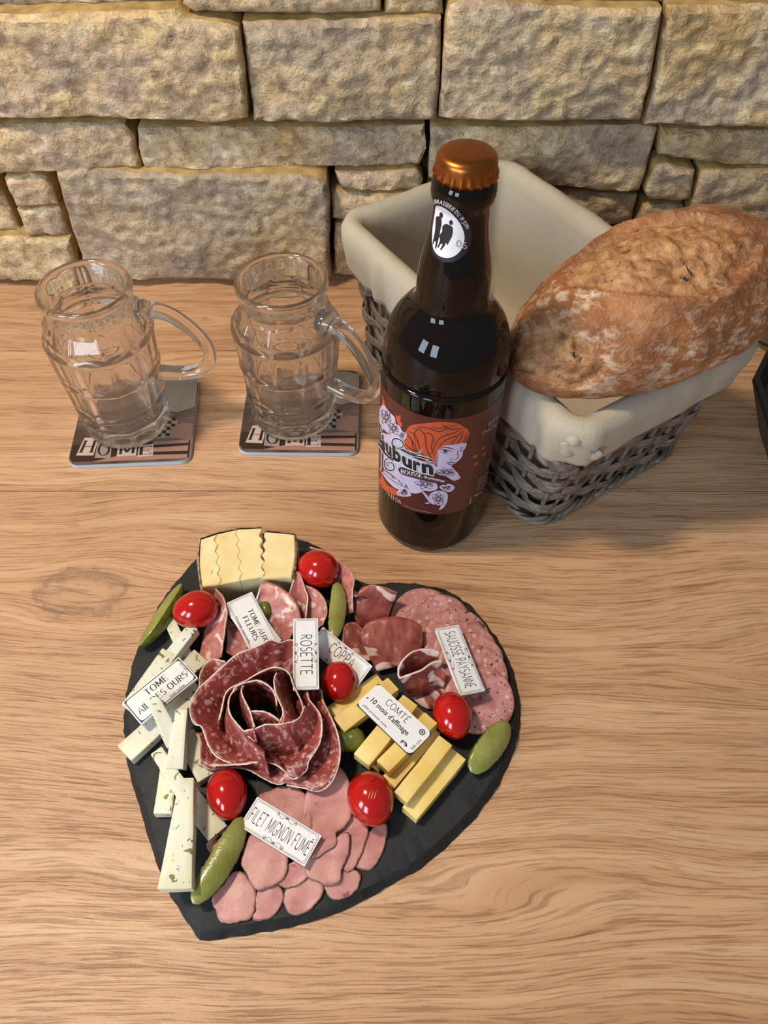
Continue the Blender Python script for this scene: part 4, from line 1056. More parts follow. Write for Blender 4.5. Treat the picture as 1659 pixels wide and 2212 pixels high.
# little tied bow of cloth at the front corner
inv = pm(bask).inverted()
def bl_(u_, v_, z): return inv @ P(u_, v_, z + .0140)
kn = []
for q, r_ in (([(1222, 952, .106), (1228, 966, .100), (1224, 984, .092)], .005), ([(1240, 958, .106), (1256, 972, .100), (1272, 986, .094)], .0055), ([(1226, 950, .108), (1238, 953, .109), (1250, 958, .107)], .0045), ([(1262, 978, .097), (1285, 985, .095), (1300, 975, .099)], .0035)):
    pts = catmull([bl_(*p) for p in q], 10); kn.append(tube(pts, [r_ * (0.6 + .4 * math.sin(math.pi * (i + 1) / 11)) for i in range(10)], 8, flat=.55))
kb = add_mesh('tied_corner', *cat_mesh(kn), MAT['linen'], bask); kb.data.uv_layers.new(name='UVMap')
for lp in kb.data.loops:
    c = kb.data.vertices[lp.vertex_index].co; kb.data.uv_layers[0].data[lp.index].uv = (c.x + c.y, c.z)

# ---- bread: long rustic loaf lying across the basket
A_, B_2 = P(1112, 796, .145), P(1676, 545, .184)
axl = (B_2 - A_); LEN = axl.length; axl.normalize()
side = axl.cross(Vector((0, 0, 1))).normalized(); upv = side.cross(axl)
NS, NT_ = 190, 150; V = []; F = []; mask = []
def lens(s, a, c0, c1, half, skew):
    """1 inside a slash running from c0 to c1 along the loaf, lateral centre skewing"""
    if not (c0 < s < c1): return 0.0, 0.0
    x = (s - c0) / (c1 - c0); w = half * math.sin(math.pi * x) ** .7; d = (a - (skew[0] + (skew[1] - skew[0]) * x)) / max(w, 1e-6)
    return max(0.0, 1 - d * d), d
for i in range(NS):
    s = -1 + 2 * i / (NS - 1)
    env = max(1 - abs(s) ** 2.5, 0) ** .55
    taper = 1.0 - 0.10 * max(0, -s) + 0.04 * s
    for k in range(NT_):
        th = 2 * math.pi * k / NT_
        cx_, cz_ = math.cos(th), math.sin(th)
        hw = 0.0560 * env * taper; hh = (0.047 if cz_ > 0 else 0.036) * env * taper
        p = A_ + axl * (LEN * (s + 1) / 2 + 0.004 * s) + side * (hw * math.copysign(abs(cx_) ** .92, cx_)) + upv * (hh * math.copysign(abs(cz_) ** .92, cz_))
        nrm = (side * cx_ * .85 + upv * cz_).normalized()
        a = math.degrees(th) - 90        # 0 on top, + towards the back
        m1, d1 = lens(s, a, -0.52, 0.62, 40, (16, -18))
        m2, d2 = lens(s, a, -1.02, -0.56, 46, (-20, -62))
        m3, d3 = lens(s, a, 0.72, 1.1, 40, (30, -10))
        d = 0.0018 * nz(p, 24, 2) + 0.0012 * nz(p, 70, 5) + .0004 * nz(p, 220, 1)
        mm = 0
        for mi_, di in ((m1, d1), (m2, d2), (m3, d3)):
            if mi_ > 0:
                e = min(1, mi_ * 3.0); mm = max(mm, e)
                d += e * (-0.0034 + 0.0028 * (1 - abs(di)) + 0.0022 * nz(p, 150, 7) + 0.0026 * nz(p, 60, 3) - 0.002 * max(0, nz(p, 210, 12)))
        # burst ridge along the edge of the slash
        if m1 == 0 and -0.52 < s < 0.62:
            x = (s + .52) / 1.14; w = 40 * math.sin(math.pi * x) ** .7; c = 16 - 34 * x; q = (abs(a - c) - w) / 12
            if q > 0: d += 0.0042 * math.exp(-q * q * 2) * math.sin(math.pi * x)
        V.append(p + nrm * (d * min(1, env * 2))); mask.append(mm)
for i in range(NS - 1):
    for k in range(NT_): F.append((i * NT_ + k, i * NT_ + (k + 1) % NT_, (i + 1) * NT_ + (k + 1) % NT_, (i + 1) * NT_ + k))
F.append(tuple(reversed(range(NT_)))); F.append(tuple(range((NS - 1) * NT_, NS * NT_)))
bread = mk('bread_loaf', V, F, MAT['bread'])
at = bread.data.attributes.new('crumb', 'FLOAT', 'POINT'); at.data.foreach_set('value', mask)
tag(bread, 'floury brown rustic bread loaf with a split crust lying in the basket', 'bread')

# ---- at the edge: black case and a glass jar behind it
tz = 0.06
q = [P(1629, 813, tz), P(1664, 742, tz)]; q2 = P(1662, 912, tz)
d1 = (q[1] - q[0]).normalized(); d2 = (q2 - q[0]).normalized()
poly = [q[0] + d2 * .075, q[0], q[0] + d1 * .055]
poly += [poly[2] + Vector((.055, .010, 0)), poly[2] + Vector((.095, -.025, 0)), poly[2] + Vector((.105, -.075, 0)), poly[0] + Vector((.065, -.012, 0))]
pc = sum(poly, Vector()) / len(poly); pc.z = 0
bb = thing('black_container', 'matt black angular container standing beside the basket', 'container', pc)
lv = [(.55, .0), (1.0, tz - .004), (1.0, tz), (.93, tz), (.50, .006)]; V = []; F = []; m7 = len(poly)
for k, z in lv:
    for p in poly: V.append(Vector(((p.x - pc.x) * k, (p.y - pc.y) * k, z)))
for i in range(len(lv) - 1):
    for k in range(m7): F.append((i * m7 + k, i * m7 + (k + 1) % m7, (i + 1) * m7 + (k + 1) % m7, (i + 1) * m7 + k))
F.append(tuple(reversed(range(m7)))); F.append(tuple(range(4 * m7, 5 * m7)))
add_mesh('container_shell', V, [tuple(reversed(f)) for f in F], MAT['black_box'], bb, False)
V = [Vector(((p.x - pc.x) * .80, (p.y - pc.y) * .80, tz - .018)) for p in poly]; V += [v * .99 + Vector((0, 0, -.004)) for v in V]
add_mesh('container_filling', V, [tuple(reversed(range(m7))), tuple(range(m7, 2 * m7))] + [(k, (k + 1) % m7, m7 + (k + 1) % m7, m7 + k) for k in range(m7)], MAT['black_box'], bb, False)
jc = Vector((0.398, 0.586, 0))
jar = thing('glass_jar', 'round glass jar with grey contents behind the bread', 'jar', jc)
pr = [(.0005, .0015), (.030, .0010), (.036, 0), (.041, .003), (.0425, .010), (.0425, .075), (.040, .084), (.037, .090), (.037, .098), (.0355, .100), (.0340, .098), (.0340, .090), (.037, .083), (.0395, .075), (.0395, .012), (.036, .007), (.0005, .006)]
V, F = lathe(pr, 64); F.append(tuple(reversed(range(64)))); F.append(tuple(range(len(V) - 64, len(V)))); add_mesh('jar_glass', V, F, MAT['glass'], jar)
V, F = lathe([(.0005, .0064), (.034, .0072), (.0390, .013), (.0390, .050), (.030, .0525), (.0005, .0530)], 48); add_mesh('jar_contents', V, F, MAT['grey_fill'], jar)
# ---------------------------------------------------------------- slate heart
SZ = 0.0068
bot = [(640, 1163), (668, 1172), (700, 1188), (730, 1212), (762, 1248), (800, 1262), (850, 1258), (905, 1260), (960, 1272), (1010, 1300), (1052, 1345), (1087, 1400), (1111, 1450), (1124, 1520), (1124, 1570), (1111, 1622), (1080, 1692), (1030, 1764), (960, 1834), (900, 1882), (860, 1902), (800, 1938), (747, 1964), (690, 1986), (622, 2003), (540, 2018), (450, 2032), (430, 2030), (402, 1990), (368, 1935), (340, 1870), (322, 1820), (300, 1740), (283, 1690), (272, 1640), (266, 1560), (272, 1500), (285, 1430), (310, 1370), (340, 1310), (380, 1255), (420, 1210), (470, 1172), (540, 1152), (600, 1153)]
wp = [P(u, v, 0.002) for u, v in bot]
pts = []
for i in range(len(wp)):
    a, b = wp[i], wp[(i + 1) % len(wp)]; k = max(1, int((b - a).length / 0.0028))
    for j in range(k): pts.append(a.lerp(b, j / k))
cen = sum(pts, Vector()) / len(pts); n = len(pts)
def inset(p, q, d, seed):
    t = (q[1] - q[0]).normalized(); nn = Vector((-t.y, t.x, 0))
    if nn.dot(cen - p) < 0: nn = -nn
    return p + nn * d
V = []; F = []
lev = [(0.0, 0.0004, .0006), (0.0006, .0022, .0012), (0.0020, .0040, .0016), (0.0034, .0058, .0012), (0.0046, SZ, .0006)]
for li, (d, z, jit) in enumerate(lev):
    for i, p in enumerate(pts):
        q = inset(p, (pts[i - 1], pts[(i + 1) % n]), d + jit * (nz(p, 160, li * 3.3) + .6 * nz(p, 480, li)), 0)
        V.append(Vector((q.x, q.y, z + (0.0006 * nz(p, 200, li + 8) if 0 < li < 4 else 0))))
for li in range(len(lev) - 1):
    for i in range(n): a = li * n; F.append((a + i, a + n + i, a + n + (i + 1) % n, a + (i + 1) % n))
top = len(lev) - 1
for f_ in (0.9, 0.7, 0.45, 0.2):
    for i in range(n): 
        p = V[top * n + i]; q = cen + (p - cen) * f_; V.append(Vector((q.x, q.y, SZ)))
for li in range(top, top + 4):
    for i in range(n): a = li * n; F.append((a + i, a + n + i, a + n + (i + 1) % n, a + (i + 1) % n))
F.append(tuple(range((top + 4) * n, (top + 5) * n))); F.append(tuple(reversed(range(n))))
area2 = sum(pts[i - 1].x * pts[i].y - pts[i].x * pts[i - 1].y for i in range(n))
if area2 > 0: F = [tuple(reversed(f)) for f in F]
F = [tuple(reversed(f)) for f in F]
slate = mk('slate_board', V, F, MAT['slate'], None, True, sharp=35)
tag(slate, 'heart-shaped dark slate board with chipped edges holding the food', 'board')

# ---------------------------------------------------------------- tomatoes
def tomato(u, v, su, sv, rot, lab, zb=SZ, scar=None):
    r = 0.5 * (su + sv); p0 = P(u, v, zb + .013); mpp = (p0 - Vector((0, 0, CAMH))).length / math.hypot(FPX, math.hypot(u - CX, v - CY))
    a, b = max(su, sv) * mpp, min(su, sv) * mpp
    c = P(u, v, zb + b * 0.98); c.z = zb + b * .99
    V = []; F = []; nu, nv = 40, 26
    d = Vector((math.cos(rot), math.sin(rot), 0)); s = Vector((-d.y, d.x, 0)); up = Vector((0, 0, 1))
    for j in range(nv + 1):
        ph = math.pi * j / nv
        for i in range(nu):
            th = 2 * math.pi * i / nu
            x = -math.cos(ph); rad = math.sin(ph) * (1 + 0.07 * x)
            dm = 0.10 * math.exp(-((x - 1) / .03) ** 2) 
            q = d * (a * (x - dm)) + s * (b * rad * math.cos(th)) + up * (b * rad * math.sin(th))
            V.append(c + q * (1 + .018 * nz(q * 60, 1.0, u * .37)))
    for j in range(nv):
        for i in range(nu): F.append((j * nu + i, j * nu + (i + 1) % nu, (j + 1) * nu + (i + 1) % nu, (j + 1) * nu + i))
    t = thing('cherry_tomato', lab, 'tomato', (c.x, c.y, zb), 0, 'cherry tomatoes on the slate')
    mk('tomato_skin', V, F, MAT['tomato'], t)
    e = c + d * (a * .965); V2, F2 = lathe([(.0003, .0004), (.0012, .0003), (.0016, -.0008)], 10)
    R = d.to_track_quat('Z', 'Y').to_matrix()
    mk('stem_scar', [e + R @ v for v in V2], F2 + [tuple(range(10))], MAT['stem'], t)
    if scar:
        mid = c + up * b * .97 - Vector((0, .3, 0)) * b * .2
        for dx in (-.0016, 0, .0016):
            pth = [c + (Vector((dx + .0006 * k, -.004 + .0016 * k, 0)) + up * math.sqrt(max(b * b - (dx + .0006 * k) ** 2 - (-.004 + .0016 * k) ** 2, 0)) * 1.004) for k in range(4)]
            vv, ff = tube(pth, [.00012, .0003, .0003, .00012], 5); mk('skin_scratch', vv, ff, MAT['stem'], t)
    return t
tomato(423, 1317, 50, 41, 0.30, 'oval red cherry tomato beside the cheese wedge, on herb cheese', zb=SZ + .007)
tomato(687, 1229, 46, 41, -0.45, 'red cherry tomato near the notch of the heart, on cured ham', zb=SZ + .006)
tomato(732, 1472, 44, 39, 1.6, 'small red cherry tomato leaning on the COPPA card', zb=SZ + .004)
tomato(978, 1546, 52, 42, 1.75, 'red cherry tomato beside the SAUCISSE PAYSANNE card', zb=SZ + .003)
tomato(801, 1726, 58, 50, 1.9, 'largest red cherry tomato, with a scratched skin, on the pink fillet slices', zb=SZ + .003, scar=True)
tomato(491, 1716, 55, 44, 1.85, 'red cherry tomato between the salami rose and the FILET MIGNON card')

# ---------------------------------------------------------------- gherkins (halved lengthwise)
def gherkin(path, wpx, lab, zb=SZ, roll=0.0, whole=False, cutend=False):
    pts = [P(u, v, zb + .008) for u, v in path]; ctr = sum(pts, Vector()) / len(pts)
    mpp = (pts[0] - Vector((0, 0, CAMH))).length / math.hypot(FPX, math.hypot(path[0][0] - CX, path[0][1] - CY))
    r = wpx * mpp / 2; n = 40; C = catmull(pts, n)
    V = []; F = []; mi = []; seg = 22
    for i, p in enumerate(C):
        t = (C[min(i + 1, n - 1)] - C[max(i - 1, 0)]).normalized(); sd = Vector((-t.y, t.x, 0)); up = Vector((0, 0, 1))
        x = i / (n - 1) * 2 - 1
        env = max(1 - abs(x) ** 3.2, 0.0) ** .5 * (0.9 + .1 * math.cos(x * 2)) if not cutend else max(1 - max(x, 0) ** 4, 0.0) ** .5
        for k in range(seg):
            th = math.pi * 2 * k / seg
            bump = 1 + 0.09 * nz((p.x * 1000 + 6 * math.cos(th), p.y * 1000, 6 * math.sin(th)), .42)
            X, Z = math.cos(th), math.sin(th)
            if not whole and Z > 0.06: Z = 0.06 + 0.36 * (1 - X * X); bump = 1
            q = sd * (r * env * X * bump) + up * (r * env * Z * bump)
            c_, s_ = math.cos(roll), math.sin(roll); a, b = q.dot(sd), q.z
            V.append(Vector((p.x, p.y, 0)) + sd * (a * c_ - b * s_) + up * (a * s_ + b * c_))
    zmin = min(v.z for v in V)
    V = [v + Vector((0, 0, zb - zmin)) for v in V]
    for i in range(n - 1):
        for k in range(seg):
            F.append((i * seg + k, i * seg + (k + 1) % seg, (i + 1) * seg + (k + 1) % seg, (i + 1) * seg + k)); th = math.pi * 2 * (k + .5) / seg
            mi.append(1 if math.sin(th) < 0.06 or whole else 0)
    F.append(tuple(reversed(range(seg)))); F.append(tuple(range((n - 1) * seg, n * seg))); mi += [0, 0] if not whole else ([0, 1] if cutend else [1, 1])
    t = thing('gherkin', lab, 'gherkin', (ctr.x, ctr.y, zb), 0, 'pickled gherkins on the slate')
    me = mk('gherkin_skin', V, [f for f, m_ in zip(F, mi) if m_ == 1], MAT['gskin'], t)
    me2 = mk('cut_face', V, [f for f, m_ in zip(F, mi) if m_ == 0], MAT['gcut'], t) if 0 in mi else None
    for o in (me, me2):
        if o is None: continue
        bm = bmesh.new(); bm.from_mesh(o.data); bmesh.ops.delete(bm, geom=[v for v in bm.verts if not v.link_faces], context='VERTS'); bm.to_mesh(o.data); bm.free()
    return t
gherkin([(393, 1262), (362, 1308), (333, 1352), (302, 1396)], 52, 'thin halved gherkin lying at the slate edge beside the cheese wedge', roll=0.95)
gherkin([(566, 1286), (573, 1306), (575, 1330)], 32, 'gherkin tip peeking out behind the TOME AUX FLEURS card', zb=SZ + .0065, whole=True)
gherkin([(727, 1253), (731, 1290), (727, 1335), (720, 1378)], 36, 'slim pale halved gherkin standing between ham and coppa slices', zb=SZ + .010, roll=-0.2)
gherkin([(716, 1602), (740, 1600), (765, 1597), (789, 1592)], 50, 'stubby gherkin end sticking out between the rose and the yellow cheese', zb=SZ + .003, whole=True, cutend=True)
gherkin([(1098, 1562), (1075, 1595), (1046, 1632), (1016, 1668)], 60, 'halved gherkin at the slate edge beside the pink sausage slices', roll=-0.6)
gherkin([(522, 1764), (510, 1800), (478, 1862), (446, 1910), (416, 1952)], 56, 'largest halved gherkin, beside the FILET MIGNON card', zb=SZ + .004, roll=-0.35)

# ---------------------------------------------------------------- cheese sticks
def stick(a, b, w0, w1, th, za, zb, mat, name, lab, cat, group, bev=0.0007, side_w=None):
    """bar whose top face runs along pixel line a-b; w in pixels at either end; za, zb heights of the top face"""
    A, B = P(a[0], a[1], za), P(b[0], b[1], zb)
    mpp = lambda p, q: (p - Vector((0, 0, CAMH))).length / math.hypot(FPX, math.hypot(q[0] - CX, q[1] - CY))
    w0, w1 = w0 * mpp(A, a), w1 * mpp(B, b)
    L = (B - A).length; x = (B - A) / L; y = Vector((0, 0, 1)).cross(x).normalized(); z = x.cross(y)
    bm = bmesh.new(); bmesh.ops.create_cube(bm, size=1.0)
    bmesh.ops.subdivide_edges(bm, edges=list(bm.edges), cuts=3, use_grid_fill=True)
    for v in bm.verts:
        t = v.co.x + .5; w = w0 + (w1 - w0) * t; sd = random.random()
        v.co = Vector((v.co.x * L, v.co.y * w, v.co.z * th)) 
        v.co += Vector((.0004 * nz(v.co, 60, L * 999), .0005 * nz(v.co, 60, L * 555 + 3), .0004 * nz(v.co, 60, L * 333 + 9)))
    sharp = [e for e in bm.edges if len(e.link_faces) == 2 and e.calc_face_angle(0) > 1.0]
    bmesh.ops.bevel(bm, geom=sharp, offset=bev, segments=2, affect='EDGES', profile=.6)
    bm.verts.index_update(); F = [tuple(v.index for v in f.verts) for f in bm.faces]
    c = (A + B) / 2 - z * (th / 2)
    V = [c + x * v.co.x + y * v.co.y + z * v.co.z for v in bm.verts]; bm.free()
    o = mk(name, V, F, mat, None, True, sharp=40)
    return tag(o, lab, cat, group)
TH = 0.0085
def herb(a, b, w0, w1, za, zb, lab, th=TH): return stick(a, b, w0, w1, th, SZ + za, SZ + zb, MAT['herb'], 'herb_cheese_stick', lab, 'cheese', 'pale herb-flecked cheese sticks')
herb((365, 1337), (402, 1418), 24, 26, .008, .008, 'herb cheese stick poking out under the tomato beside the wedge', .0078)
herb((434, 1415), (335, 1505), 44, 44, .0078, .0078, 'wide herb cheese slice lying flat under the TOME AIL DES OURS card near the rose', .0076)
herb((416, 1352), (322, 1470), 26, 30, .0178, .0150, 'herb cheese stick laid slanting from the tomato to the TOME AIL DES OURS card')
herb((364, 1406), (276, 1530), 34, 36, .0165, .0140, 'herb cheese stick with one end showing beside the TOME AIL DES OURS card', .0062)
herb((269, 1627), (428, 1480), 50, 48, .0078, .0078, 'herb cheese stick jutting over the slate edge beside the TOME AIL DES OURS card', .0076)
herb((329, 1508), (378, 1606), 28, 38, .0270, .0190, 'herb cheese stick resting on top of the TOME AIL DES OURS card', .0075)
herb((398, 1585), (447, 1679), 44, 46, .0078, .0078, 'herb cheese slice lying flat beside the rose, under an upright stick', .0076)
herb((392, 1532), (376, 1660), 26, 40, .0250, .0180, 'herb cheese stick leaning upright against the salami rose', .0085)
herb((364, 1662), (350, 1758), 38, 40, .0078, .0078, 'short herb cheese stick lying flat under two crossing sticks', .0076)
herb((337, 1620), (395, 1708), 27, 34, .0170, .0160, 'slim herb cheese stick crossing over two others near the slate edge', .0075)
herb((404, 1712), (471, 1799), 44, 50, .0080, .0080, 'herb cheese slice with a free square end beside the largest gherkin', .0076)
herb((403, 1680), (377, 1920), 32, 74, .0260, .0240, 'largest herb cheese stick, widening to one end, beside the largest gherkin', .0110)
CG = 'yellow pressed cheese sticks in a fan'
def comte(a, b, w0, w1, za, zb, lab, th=.0095): return stick(a, b, w0, w1, th, SZ + za, SZ + zb, MAT['comte'], 'yellow_cheese_stick', lab, 'cheese', CG, bev=.0005)
comte((885, 1757), (992, 1628), 40, 38, .0102, .0102, 'yellow cheese stick at the free end of the fan, lying on bare slate', .0098)
comte((866, 1722), (963, 1599), 36, 36, .0190, .0190, 'second yellow cheese stick of the fan from its free end, raised on its neighbours', .0088)
comte((838, 1692), (938, 1572), 36, 36, .0100, .0100, 'yellow cheese stick lying low next to the raised one near the COMTÉ card corner', .0096)
comte((827, 1655), (932, 1550), 36, 36, .0195, .0195, 'yellow cheese stick under the COMTÉ card ending at the tomato', .0092)
comte((806, 1648), (908, 1532), 32, 32, .0100, .0100, 'low yellow cheese stick in the middle of the fan under the COMTÉ card', .0096)
comte((781, 1640), (886, 1512), 44, 40, .0190, .0190, 'wide yellow cheese stick beside the stubby gherkin end', .0096)
comte((732, 1566), (850, 1476), 40, 36, .0190, .0190, 'yellow cheese stick under the COMTÉ card, next to the last one of the fan', .0092)
comte((714, 1540), (822, 1466), 32, 32, .0100, .0100, 'yellow cheese stick at the end of the fan under the small tomato', .0096)

# ---------------------------------------------------------------- wedge of tomme cut in four with a crinkle cutter
ZT = SZ + .024
def wavy(a, b, seed, amp=.0011, n=22, waves=4.5):
    out = []
    for i in range(n + 1):
        t = i / n; p = Vector(a).lerp(Vector(b), t); d = (Vector(b) - Vector(a)).normalized(); nn = Vector((-d.y, d.x)); out.append(p + nn * (amp * math.sin(2 * math.pi * waves * t + seed)))
    return out
g = lambda u, v: Vector((P(u, v, ZT).x, P(u, v, ZT).y))
tops = [g(433, 1165), g(465, 1153), g(512, 1144), g(563, 1142), g(573, 1148), g(636, 1155)]
bots = [g(437, 1268), g(476, 1262), g(522, 1254), g(570, 1246), g(566, 1248), g(630, 1247)]
cuts = [(0, None), (1, 1.0), (2, 2.2), (3, 0.4), (4, 2.6), (5, None)]
lines = []
for i, sd in cuts:
    lines.append(wavy(tops[i], bots[i], sd) if sd is not None else [tops[i].lerp(bots[i], k / 22) + Vector(((-1 if i == 0 else 1) * .0015 * math.sin(math.pi * k / 22), 0)) for k in range(23)])
lab4 = ['tomme cheese slice with the grey mouldy rind end, of the cut wedge', 'tomme cheese slice next to the grey rind end of the cut wedge', 'tomme cheese slice beside the gap in the cut wedge, wavy on both sides', 'tomme cheese slice set apart from the cut wedge by a gap']
for k, (i, j) in enumerate(((0, 1), (1, 2), (2, 3), (4, 5))):
    Lf, Rg = lines[i], lines[j]
    sh = Vector((0, 0)) if True else 0
    gapv = Vector((0.00015, 0))
    back = [Lf[0].lerp(Rg[0], t / 6) for t in range(1, 6)]
    front = [Lf[-1].lerp(Rg[-1], t / 6) for t in range(1, 6)]
    poly = [p + gapv for p in Lf] + front + [p - gapv for p in reversed(Rg)] + list(reversed(back))
    n = len(poly)
    up = 0.0 if k != 2 else 0.0006
    bm = bmesh.new()
    vt = [bm.verts.new((p.x, p.y, ZT + up + .0012 * nz((p.x, p.y, 0), 60, k))) for p in poly]; ft = bm.faces.new(vt)
    ex = bmesh.ops.extrude_face_region(bm, geom=[ft]); dn = [v for v in ex['geom'] if isinstance(v, bmesh.types.BMVert)]
    for v in dn: v.co.z = SZ + .0003
    bmesh.ops.recalc_face_normals(bm, faces=list(bm.faces))
    rim_e = [e for e in bm.edges if all(abs(v.co.z - ZT) < .003 for v in e.verts)]
    bmesh.ops.bevel(bm, geom=rim_e, offset=.0005, segments=2, affect='EDGES')
    bm.verts.index_update(); V = [v.co.copy() for v in bm.verts]; F = [tuple(v.index for v in f.verts) for f in bm.faces]; bm.free()
    c = sum(poly, Vector((0, 0))) / n
    t = thing('tomme_slice', lab4[k], 'cheese', (c.x, c.y, SZ), 0, 'tomme slices of the cut wedge')
    mk('cheese_paste', V, F, MAT['tome'], t, True, sharp=35)
    # rind: along the back of every slice, and down the outer ends
    line = [Lf[0]] + back + [Rg[0]]
    if k == 0: line = list(reversed(Lf)) + back + [Rg[0]]
    if k == 3: line = [Lf[0]] + back + Rg
    V = []; F = []
    m_ = len(line)
    for q, p in enumerate(line):
        d = (line[min(q + 1, m_ - 1)] - line[max(q - 1, 0)]).normalized(); o_ = Vector((-d.y, d.x))
        if o_.dot(p - c) < 0: o_ = -o_
        thk = .0016 + .0005 * nz((p.x, p.y, 0), 300, 1)
        for (oo, z) in ((.0001, SZ + .0003), (thk, SZ + .0006), (thk * 1.15, SZ + .012), (thk, ZT + up - .0004), (.0001, ZT + up + .0005)): V.append(Vector((p.x + o_.x * oo, p.y + o_.y * oo, z + .0004 * nz((p.x, p.y, z), 350, 3))))
    for q in range(m_ - 1):
        for r_ in range(4): a = q * 5 + r_; F.append((a, a + 5, a + 6, a + 1))
    F.append((0, 1, 2, 3, 4)); F.append(tuple(reversed(range(m_ * 5 - 5, m_ * 5))))
    mk('rind', V, F, MAT['rind'], t)
# ---------------------------------------------------------------- smoked pork fillet slices (flat, overlapping)
z7 = lambda pts: [(400 + a / 3.606, 1640 + b / 3.606) for a, b in pts]
HG = 'smoked pork fillet slices'
def fillet(zp, out, zo, zi, lab, th=.0014, seed=0):
    """zp outline (crop pixels); 'out' = the crop pixel of its outer end, zo/zi heights of its under side at the outer / opposite end"""
    px = z7(zp); cx_ = sum(p[0] for p in px) / len(px); cy_ = sum(p[1] for p in px) / len(px)
    o_ = z7([out])[0]; p0 = P(o_[0], o_[1], SZ + zo); p1 = P(2 * cx_ - o_[0], 2 * cy_ - o_[1], SZ + zi)
    zf = plane_z(p0, SZ + zo, p1, SZ + zi)
    w = pxz(px, lambda x, y: zf(x, y) + th)
    V, F, mi = slab([(p.x, p.y) for p in w], zf, th, 7, 0.0005, 110, seed, 96, jag=.0007)
    o = mk('fillet_slice', V, F, [MAT['ham'], MAT['ham_rind']], None, True, mi)
    return tag(o, lab, 'meat slice', HG)
fillet([(180, 640), (300, 620), (330, 720), (260, 800), (215, 760), (175, 700)], (180, 700), .0003, .0006, 'fillet slice mostly hidden under the largest gherkin', seed=1)
fillet([(1430, 560), (1500, 510), (1568, 505), (1568, 640), (1510, 790), (1440, 858), (1365, 862), (1300, 800), (1300, 650)], (1480, 850), .0002, .0010, 'fillet slice at the end of the fan beyond the largest tomato', seed=2)
fillet([(1110, 1062), (1160, 1092), (1250, 1080), (1340, 1010), (1366, 920), (1330, 862), (1200, 840), (1060, 930)], (1260, 1080), .0002, .0010, 'small fillet slice close to the slate edge', seed=3)
fillet([(1290, 420), (1360, 440), (1425, 545), (1402, 660), (1345, 800), (1295, 872), (1225, 862), (1150, 700), (1170, 500)], (1280, 870), .0018, .0030, 'fillet slice next to the outermost one of the fan', seed=4)
fillet([(1060, 965), (1065, 1060), (990, 1160), (880, 1212), (820, 1195), (766, 1120), (800, 980), (900, 900)], (870, 1210), .0002, .0012, 'fillet slice with a grey rim in the middle of the row along the slate edge', seed=5)
fillet([(545, 1060), (552, 1170), (520, 1232), (565, 1262), (680, 1222), (742, 1150), (768, 1060), (720, 960), (600, 970)], (620, 1250), .0002, .0012, 'fillet slice with a grey rim next to the one nearest the tip', seed=6)
fillet([(1180, 600), (1270, 570), (1278, 720), (1225, 850), (1205, 950), (1120, 982), (1040, 965), (940, 900), (960, 760), (1060, 660)], (1130, 980), .0036, .0050, 'fillet slice in the middle of the fan', seed=7)
fillet([(790, 820), (905, 780), (1030, 780), (1020, 850), (940, 940), (850, 990), (770, 1005), (700, 960), (720, 860)], (840, 1000), .0022, .0040, 'fillet slice peeking out beside the FILET MIGNON card', seed=8)
fillet([(370, 880), (300, 970), (205, 1090), (240, 1190), (272, 1272), (400, 1272), (500, 1240), (542, 1170), (552, 1060), (520, 960), (450, 880)], (330, 1270), .0004, .0020, 'fillet slice nearest the tip of the heart', seed=9)
fillet([(1120, 60), (1200, 55), (1280, 170), (1303, 420), (1272, 500), (1180, 580), (1182, 660), (1090, 730), (975, 770), (900, 560), (930, 300), (1010, 120)], (1080, 760), .0058, .0070, 'large fillet slice beside the salami rose next to the largest tomato', seed=10)
fillet([(560, 300), (660, 240), (780, 205), (900, 225), (962, 330), (992, 480), (950, 570), (700, 560), (580, 450)], (900, 560), .0064, .0052, 'fillet slice behind the FILET MIGNON card', seed=11)
fillet([(480, 620), (450, 720), (440, 820), (480, 900), (560, 1022), (660, 990), (760, 940), (803, 850), (790, 700), (700, 580), (560, 560)], (600, 1010), .0042, .0062, 'large fillet slice under the FILET MIGNON card beside the largest gherkin', seed=12)

# ---------------------------------------------------------------- country sausage slices, a fan of discs
QC = [(914, 1337, 72), (948, 1352, 72), (985, 1386, 73), (1004, 1412, 70), (1018, 1436, 72), (1024, 1465, 76), (1034, 1512, 78)]
QL = ['sausage slice lowest in the fan, beside the coppa', 'sausage slice second in the fan, counted from the coppa', 'sausage slice under the first letters of the SAUCISSE PAYSANNE card', 'sausage slice under the middle of the SAUCISSE PAYSANNE card', 'sausage slice fifth in the fan, counted from the coppa', 'sausage slice next to the topmost of the fan', 'sausage slice topmost of the fan, beside the tomato and gherkin']
for i, (u, v, r) in enumerate(QC):
    d = (QC[min(i + 1, 6)][0] - QC[max(i - 1, 0)][0], QC[min(i + 1, 6)][1] - QC[max(i - 1, 0)][1]); L = math.hypot(*d); d = (d[0] / L, d[1] / L)
    base = SZ + .0003
    hi = .0003 if i == 0 else .0016 + .0010 * i
    pa, pb = P(u - d[0] * r, v - d[1] * r, base + .003), P(u + d[0] * r, v + d[1] * r, base + .002)
    zf = plane_z(pa, base + (.0001 if i == 0 else .0098), pb, base + .0002)
    th = .0018
    px = [(u + r * math.cos(a) * (1 + .03 * math.sin(3 * a + i)), v + r * .97 * math.sin(a) * (1 + .03 * math.cos(2 * a + i))) for a in [2 * math.pi * k / 24 for k in range(24)]]
    w = pxz(px, lambda x, y: zf(x, y) + th)
    V, F, mi = slab([(p.x, p.y) for p in w], zf, th, 7, 0.0005, 90, i * 2.0, 72)
    tag(mk('sausage_slice', V, F, [MAT['saucisse'], MAT['casing']], None, True, mi), QL[i], 'meat slice', 'country sausage slices in a fan')

